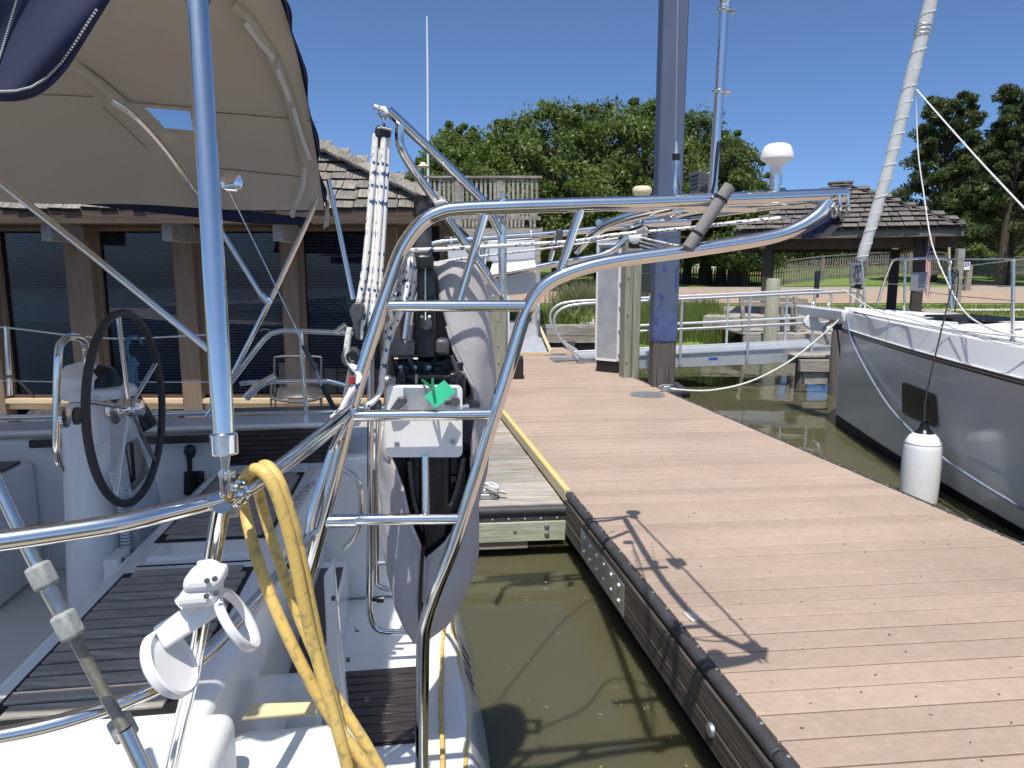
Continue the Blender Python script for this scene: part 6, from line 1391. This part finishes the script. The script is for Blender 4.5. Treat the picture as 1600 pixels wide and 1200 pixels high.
# stemhead, bowsprit and anchor
bsp = obj('bowsprit', MB().hexa([Yp(.15, .10, .93), Yp(.15, -.10, .93), Yp(-.95, -.09, .98), Yp(-.95, .09, .98), Yp(.15, .14, 1.09), Yp(.15, -.14, 1.09), Yp(-1.0, -.10, 1.11), Yp(-1.0, .10, 1.11)]), gel, ya, bevel=.02)
for s_ in (-.72, -.35): obj('eye', MB().torus(Yp(s_, 0, 1.13), UN, .03, .008, 16, 6), steel, bsp)
obj('bobstay', MB().tube([Yp(-.15, 0, .93), Yp(.0, 0, .45)], .012, 8), black_p, bsp)
anc = obj('anchor', MB().prism([P(x, y, 9.9) for x, y in ((1256, 503), (1262, 493), (1270, 490), (1278, 493), (1281, 502), (1290, 509), (1304, 512), (1320, 508), (1322, 512), (1312, 518), (1290, 519), (1268, 516), (1258, 510))][::-1], (.03, .14, 0)), white_p, ya, bevel=.02)
obj('anchor_shank', MB().tube(smooth([Yp(-.3, 0, .62), Yp(-.42, 0, .8), Yp(-.25, 0, .93), Yp(.05, 0, 1.1)], 4), .02, 8), galv, anc)
obj('roller', MB().lathe([(.05, -.06), (.04, 0), (.05, .06), (.0005, .061)], Yp(-.18, -.06, .85), UN, 14), black_p, anc)
obj('stem_fitting', MB().box(Yp(.02, 0, .99), (.12, .22, .10), UA, UN, UP), steel_w, ya, bevel=.02)
# furler, sign and covered sail
f0 = P(1338, 476, 9.25); f1 = P(1345, 408, 9.18); f2 = P(1461, -25, 9.0)
fur = obj('furled_sail', MB().tube(smooth([f1, f1.lerp(f2, .33)+V((.03, 0, -.01)), f1.lerp(f2, .66)+V((.02, 0, 0)), f2], 8), [.050]+[.064+.0007*i+.004*math.sin(i*2.1) for i in range(24)], 16), sailcover, ya, label='white sail rolled round the forestay and lashed with thin line')
q = []; c_ = smooth([f1, f1.lerp(f2, .33)+V((.03, 0, -.01)), f1.lerp(f2, .66)+V((.02, 0, 0)), f2], 60)
ax_ = (f2-f1).normalized(); e_x = ax_.orthogonal().normalized(); e_y = ax_.cross(e_x)
for i, c in enumerate(c_):
    an = i*.62; rr = .0655+.016*i/len(c_); q.append(c+(e_x*math.cos(an)+e_y*math.sin(an))*rr)
obj('lashing', MB().tube(q, .0055, 6), white_rope, fur)
for t in (.83, .845, .86): obj('lashing_ring', MB().torus(f1.lerp(f2, t), ax_, .083, .006, 20, 6), galv, fur)
obj('red_patch', MB().tube([f1.lerp(f2, .965), f1.lerp(f2, 1.01)], .081, 10), redcloth, fur)
obj('furler_drum', MB().lathe([(.05, -.02), (.075, -.01), (.075, .0), (.04, .01), (.04, .06), (.06, .07), (.0005, .075)], P(1340, 449, 9.22), ax_, 18), black_p, ya)
obj('furler_link', MB().tube([f0, P(1342, 448, 9.2)], .018, 8), galv, ya)
sg = obj('furler_sign', MB().prism([P(1332, 411, 9.1), P(1346, 411, 9.1), P(1347, 444, 9.1), P(1333, 444, 9.1)], (0, .012, 0)), signgrey, ya)
def letters(rows, x0, y0, dx, dy, Y, parent, m):
    seg_ = {'A': [(0, 1, .5, 0), (.5, 0, 1, 1), (.2, .6, .8, .6)], 'B': [(0, 0, 0, 1), (0, 0, .8, .1), (.8, .1, .8, .45), (0, .5, .8, .5), (.9, .55, .9, .95), (0, 1, .9, .95)], 'E': [(0, 0, 0, 1), (0, 0, 1, 0), (0, .5, .8, .5), (0, 1, 1, 1)], 'D': [(0, 0, 0, 1), (0, 0, .7, .1), (.7, .1, .9, .5), (.9, .5, .7, .9), (.7, .9, 0, 1)], 'J': [(.8, 0, .8, .9), (.8, .9, .4, 1), (.4, 1, 0, .8)], 'U': [(0, 0, 0, .9), (0, .9, .5, 1), (.5, 1, 1, .9), (1, .9, 1, 0)], 'S': [(1, .05, .2, 0), (.2, 0, 0, .25), (0, .25, 1, .7), (1, .7, .8, 1), (.8, 1, 0, .95)], 'T': [(0, 0, 1, 0), (.5, 0, .5, 1)], 'L': [(0, 0, 0, 1), (0, 1, 1, 1)], 'I': [(.5, 0, .5, 1)], 'G': [(1, .1, .3, 0), (.3, 0, 0, .5), (0, .5, .3, 1), (.3, 1, 1, .9), (1, .9, 1, .55), (1, .55, .6, .55)], 'H': [(0, 0, 0, 1), (1, 0, 1, 1), (0, .5, 1, .5)]}
    for j, rw_ in enumerate(rows):
        mb = MB()
        for i, ch_ in enumerate(rw_):
            for a, b, c, d in seg_.get(ch_, []): mb.bar(P(x0+dx*(i+.75*a), y0+dy*(j+.7*b), Y), P(x0+dx*(i+.75*c), y0+dy*(j+.7*d), Y), .004, .006, V((0, 1, 0)))
        if mb.v: obj('lettering', mb, m, parent)
letters(['UBED', 'JUST', 'ELS', 'IGHT'], 1334, 414, 3, 7.2, 9.095, sg, ink)
# pulpit, stanchions, lifelines
obj('pulpit', MB().tube([P(1329, 478, 9.25), P(1329, 410, 9.25)], .012, 10), steel_w, ya)
obj('pulpit', MB().tube(smooth([P(1352, 481, 9.1), P(1349, 440, 9.1), P(1346, 408, 9.1)], 3), .014, 10), steel, ya)
obj('pulpit', MB().tube(smooth([P(1371, 475, 8.9), P(1380, 445, 8.85), P(1392, 413, 8.7), P(1398, 406, 8.65), P(1410, 405, 8.5), P(1479, 405, 7.6), P(1483, 425, 7.55), P(1487, 484, 7.5)], 5), .015, 12), steel, ya)
st_ = []
for x, yb, yt, r in ((1413, 498, 405, .0145), (1582, 536, 404, .0145)):
    b_ = G(x, yb, yz(3)+.0); t_ = P(x+1, yt, b_.y-.0); st_.append((b_, t_))
    o = obj('stanchion', MB().tube([b_, t_], r, 12), steel, ya); obj('stanchion_base', MB().lathe([(.03, 0), (.024, .015), (.019, .03), (.019, .07), (.0005, .071)], b_, UP, 12), steel_w, o)
    obj('stanchion_eye', MB().tube([b_+V((0, 0, .10)), b_+V((.06, 0, .105))], .012, 8), steel_w, o)
wire = steel_w
for q in ([P(1349, 407, 9.1), st_[0][1]], [st_[0][1], st_[1][1]], [P(1485, 406, 7.55), P(1583, 405, 6.2), P(1700, 403, 5)], [P(1384, 443, 8.8), P(1414, 445, 6.9), P(1498, 445, 6.4), P(1584, 447, 5.2), P(1700, 449, 4.6)], [P(1413, 452, 6.9), P(1500, 463, 6.2), P(1584, 470, 5.2)], [P(1480, 420, 7.0), P(1583, 406, 5.25), P(1700, 392, 4.7)]):
    obj('lifeline', MB().tube(q, .0035, 6), wire, ya)
# deck lines
for q, m, r in (([P(1318, 452, 9.2), P(1340, 468, 8.9), P(1372, 486, 8.0), P(1420, 498, 7.2), P(1470, 512, 6.2), P(1540, 521, 5.5), P(1620, 529, 5.1)], white_rope, .006), ([P(1432, 140, 8.25), P(1434, 230, 8.1), P(1443, 300, 7.9), P(1456, 380, 7.6), P(1480, 440, 7.2), P(1503, 482, 6.5), P(1530, 505, 6.0), P(1575, 522, 5.5), P(1640, 532, 5.2)], white_rope, .007), ([P(1432, 140, 8.25), P(1516, 235, 7.0), P(1600, 325, 6.0), P(1720, 450, 5.0)], white_rope, .008)):
    obj('control_line', MB().tube(smooth(q, 4), r, 6), m, ya)
obj('deck_cleat', MB().tube([G(1505, 507, 1.06)+V((-.1, 0, .05)), G(1505, 507, 1.06)+V((.1, 0, .05))], .014, 8).box(G(1505, 507, 1.06)+V((0, 0, .025)), (.08, .04, .05)), black_p, ya)
# bow and spring lines
tag(obj('bow_line', MB().tube(smooth([P(1041, 606, 9.35), P(1060, 609, 9.3), P(1110, 610, 9.3), P(1170, 597, 9.3), P(1230, 567, 9.28), P(1280, 528, 9.25), P(1322, 489, 9.2)], 6), .013, 10), white_rope), 'long white bow line sagging from the dock cleat to the yacht bow', 'rope')
tag(obj('spring_line', MB().tube(smooth([P(1323, 490, 9.15), P(1328, 520, 8.95), P(1341, 555, 8.5), P(1388, 634, 7.4), P(1450, 697, 6.4), P(1530, 754, 5.5), P(1640, 818, 4.8)], 6), .0135, 10), bluegrey_rope), 'grey blue spring line running down along the yacht hull to the right', 'rope')
tag(obj('spare_line', MB().tube(smooth([P(1326, 489, 9.15), P(1350, 530, 8.6), P(1386, 572, 7.9), P(1424, 590, 7.4), P(1462, 590, 7.0), P(1500, 577, 6.4), P(1560, 560, 5.8)], 5), .004, 6), white_rope), 'thin white line lying slack across the yacht hull side', 'rope')
# fender
fn = thing('fender', 'large white cylindrical fender with dark cap hanging at the yacht side', 'fender', tuple(P(1433, 785, 6.15)))
fc = P(1434, 784, 6.15)
obj('body', MB().lathe([(.02, -.11), (.10, -.09), (.145, -.04), (.150, .0), (.156, .15), (.158, .35), (.152, .50), (.146, .545), (.118, .60), (.075, .64), (.0005, .645)], fc, UP, 32), fender_w, fn)
obj('seam_ring', MB().torus(fc+UP*.545, UP, .1465, .002, 36, 6), darkgrey, fn); obj('seam_ring', MB().torus(fc+UP*.03, UP, .148, .002, 36, 6), darkgrey, fn)
obj('cap', MB().lathe([(.082, .635), (.06, .655), (.04, .69), (.035, .72), (.0005, .73)], fc, UP, 24), black_g, fn)
obj('eye', MB().torus(fc+UP*.72-V((0, .005, 0)), V((0, 1, 0)), .026, .013, 20, 8), black_g, fn)
tag(obj('fender_line', MB().tube(smooth([fc+UP*.73, P(1447, 620, 6.3), P(1470, 520, 6.5), P(1490, 438, 6.75), P(1494, 424, 6.8), P(1497, 424, 6.85), P(1497, 440, 6.85), P(1494, 470, 6.85), P(1492, 486, 6.85)], 5), .0065, 8).tube(smooth([P(1494, 424, 6.78), P(1488, 428, 6.76), P(1488, 433, 6.76), P(1493, 434, 6.78), P(1496, 427, 6.8)], 4), .007, 8), black_rope), 'thin black line hanging the white fender from the yacht lifeline', 'rope')

# =================================================================== THINGS ON AND ROUND OUR BOAT
# yellow shore power cord over the rail
yc = MB(); R = .0092
def cord(pts): yc.tube(smooth(pts, 6), R, 12)
cord([P(600, 1230, .98), P(560, 1180, .98), P(510, 1110, .99), P(462, 1020, 1.0), P(422, 930, 1.02), P(398, 860, 1.05), P(383, 800, 1.09), P(378, 775, 1.08), P(382, 750, 1.04), P(396, 734, 1.0), P(412, 738, .985), P(428, 762, .98), P(446, 815, .98), P(462, 880, .98), P(474, 940, .98), P(490, 1010, .98), P(512, 1085, .97), P(538, 1180, .96), P(552, 1240, .96)])
cord([P(612, 1235, 1.02), P(570, 1160, 1.03), P(520, 1080, 1.05), P(476, 985, 1.08), P(444, 900, 1.1), P(418, 820, 1.13), P(404, 768, 1.12), P(402, 742, 1.07), P(411, 728, 1.03), P(424, 734, 1.01), P(440, 762, 1.0), P(458, 820, 1.0), P(474, 890, 1.0), P(488, 960, 1.0), P(505, 1040, 1.0), P(530, 1130, 1.0), P(560, 1235, .99)])
tag(obj('shore_cable', yc, yellow_c), 'thick dirty yellow shore power cord looped over the stern rail', 'power cord')
yc = MB(); yc.tube(smooth([A(705, 930, .9), G(694, 985, -.08), G(690, 1040, -.085), G(689, 1100, -.08), G(691, 1160, -.08), G(692, 1230, -.08)], 5), R, 10)
yc.tube(smooth([A(703, 930, 1.1), G(708, 985, -.09), G(716, 1040, -.11), G(727, 1110, -.12), G(729, 1160, -.11), G(725, 1230, -.1)], 5), R, 10)
tag(obj('shore_cable', yc, yellow_c), 'yellow power cord lying along the edge of the swim platform', 'power cord')
# white cup holder clamped on the stanchion
cu = thing('cup_holder', 'white plastic cup holder with ring clamped on the stern stanchion', 'cup holder', tuple(P(265, 1085, .93)))
vd_ = ray(305, 1005).normalized(); rx_ = (V((1, 0, 0))-vd_*vd_.x).normalized(); uy_ = rx_.cross(vd_); n_ = (rx_*.745+uy_*.545-vd_*.33).normalized(); c2 = P(266, 1036, .93); c1 = c2+n_*.105; rr = .0505
obj('dish', MB().lathe([(.0005, -.010), (rr-.004, -.010), (rr, -.006), (rr, .006), (rr-.004, .008), (rr-.007, .003), (.0005, .001)], c2, (rx_*.71+uy_*.50-vd_*.5).normalized(), 40), white_p, cu)
obj('ring', MB().lathe([(rr-.0085, -.0055), (rr-.002, -.0065), (rr, -.004), (rr, .004), (rr-.002, .0065), (rr-.0085, .0055), (rr-.0085, -.0055)], c1, n_, 40, False), white_p, cu)
sd = (-rx_*.59+uy_*.81); sd = (sd-n_*sd.dot(n_)).normalized(); bt = n_.cross(sd)
obj('arm', MB().box((c1+c2)/2+sd*(rr-.013), (.098, .036, .012), n_, sd, bt), white_p, cu, bevel=.005)
st0 = P(324, 905, 0.957)
sa = (P(346, 792, .955)-P(303, 1045, .95)).normalized()
for i, h in enumerate((.018, -.016)):
    obj('clamp_half', MB().box(P(322-7*i, 902+24*i, .945), (.052, .05, .026), E1, sa.cross(E1).normalized(), sa), white_p, cu, bevel=.010)
obj('clamp_knob', MB().lathe([(.008, -.02), (.018, -.015), (.018, .012), (.0005, .014)], P(298, 938, .955), (V((-.6, -.3, -.6))).normalized(), 16), white_p, cu)
obj('clamp_collar', MB().tube([P(324, 894, .957), P(327, 882, .957)], .0165, 16), white_p, cu)
for x, y in ((330, 905), (342, 902), (329, 929), (344, 924)): obj('screw', MB().lathe([(.004, 0), (.004, .002), (.0005, .003)], P(x-6, y+2, .918), V((0, -1, .2)).normalized(), 8), darkgrey, cu)
# pole with foam pads at the lower left
fp = thing('boat_pole', 'grey metal pole with grey foam pads leaning across the port stern rail', 'pole', tuple(P(230, 1240, 1.0)))
pp_ = [P(-30, 700, 1.0), P(45, 860, .98), P(75, 920, .98), P(105, 975, .98), P(152, 1064, .97), P(195, 1140, .95), P(235, 1225, .94)]
obj('shaft', MB().tube(pp_[:3], .0092, 14), steel_w, fp); obj('shaft', MB().tube(pp_[2:4], .0108, 14), galv, fp); obj('threaded_rod', MB().tube(pp_[3:6], .0085, 14), mat('oxidised thread', (.22, .20, .16), .45, .7, c2=(.30, .28, .23), sc=60, bump=.06, bsc=200), fp); obj('shaft', MB().tube(pp_[5:], .0112, 14), steel_w, fp)
for i, (x, y, l) in enumerate(((66, 900, .046), (106, 977, .050), (192, 1137, .045))):
    d_ = (pp_[5]-pp_[0]).normalized(); c_ = P(x, y, .965); x_ = d_.cross(V((0, -1, 0))).normalized()
    obj('foam_pad', MB().box(c_, (.028, .028, l*.82), x_, x_.cross(d_), d_), padgrey, fp, bevel=.006)
# blue rope hank on the far lifeline, tan rope wraps, chain and bits
hk = MB()
for i in range(5): 
    q = [A(203+i*1.6, 560, 1.9), A(200+i*2, 590, 1.9-.01*i), A(202+i*2, 620, 1.9), A(207+i*1.5, 590, 1.91), A(206+i, 562, 1.9)]; hk.tube(smooth(q+[q[0]], 4), .009, 8)
hk.tube(smooth([A(196, 532, 1.93), A(203, 527, 1.9), A(198, 545, 1.92), A(203, 562, 1.9)], 4), .008, 8).tube(smooth([A(203, 527, 1.93), A(215, 526, 1.94), A(222, 538, 1.94)], 4), .006, 8).torus(A(205, 568, 1.89), UP, .03, .009, 16, 8)
tag(obj('rope_hank', hk, blue_rope), 'blue rope hank tied to the far lifeline behind the steering wheel', 'rope')
tag(obj('rope_lashing', MB().torus(A(14, 588, 1.95), UP, .018, .006, 16, 6).tube(smooth([A(14, 588, 1.93), A(30, 597, 1.92), A(46, 612, 1.92), A(54, 622, 1.92)], 4), .005, 6), mat('tan rope', (.3, .22, .13), .85)), 'tan rope lashing round the far lifeline stanchion at left', 'rope')
chn = MB(); a_ = BT(-.79, .72, .633); b_ = BT(-.76, 1.28, .633)
a_ = G(458, 786, .632); b_ = G(488, 754, .632)
for i in range(11):
    c_ = a_.lerp(b_, i/10); dr_ = (b_-a_).normalized(); sd_ = dr_.cross(UP) if i % 2 else (dr_.cross(UP)+UP*.8).normalized(); L_ = (b_-a_).length/10*.62
    q = [c_+dr_*(L_*math.cos(t*.785))+sd_*(.016*math.sin(t*.785)) for t in range(8)]; chn.tube(q, .0042, 6, closed=True)
tag(obj('chain', chn, galv), 'short galvanised chain lying on the dark teak seat slats', 'chain')
tag(obj('hose_loop', MB().tube(smooth([A(438, 664, 1.95), A(447, 656, 1.95), A(457, 654, 1.95), A(468, 662, 1.95), A(476, 668, 1.95)], 4), .012, 8), darkgrey), 'dark grey hose loop lying on the far toe rail', 'hose')
# floating bits and twigs
bits = MB()
for i in range(90):
    if i < 30: X, Y = random.uniform(-.1, .9), random.uniform(2.2, 4.5)
    elif i < 75:
        Y = random.uniform(1.9, 4.4); X = dockL(Y)-.03-random.random()**3*.12
    else: X, Y = random.uniform(2.4, 4.2), random.uniform(5, 11)
    if X > dockL(Y)-.02 and Y < 9 and X < 2.2: continue
    s_ = random.uniform(.002, .006); an = random.random()*6.28; d_ = V((math.cos(an), math.sin(an), 0)); e_ = V((-d_.y, d_.x, 0)); c_ = V((X, Y, WZ+.002))
    bits.add([c_-d_*s_*2, c_+e_*s_*.6, c_+d_*s_*2, c_-e_*s_*.6], [(0, 3, 2, 1)])
o = obj('floating_debris', bits, mat('pale debris', (.38, .34, .22), .8)); tag(o, 'small pale leaves and specks floating on the water', 'debris'); o['kind'] = 'stuff'
# small dark leaf bits lying on the dock boards
bits = MB()
for i in range(170):
    Y = random.uniform(2, 7); X = dockL(Y)+.03+random.random()**1.5*2.2; s_ = random.uniform(.002, .005); an = random.random()*6.28; d_ = V((math.cos(an), math.sin(an), 0)); e_ = V((-d_.y, d_.x, 0)); c_ = V((X, Y, .003)); bits.add([c_-d_*s_*2, c_+e_*s_*.7+UP*.002, c_+d_*s_*2, c_-e_*s_*.7], [(0, 3, 2, 1)])
o = obj('leaf_litter', bits, mat('dark litter', (.05, .035, .025), .9)); tag(o, 'tiny dark leaf fragments scattered over the dock boards', 'leaf litter'); o['kind'] = 'stuff'
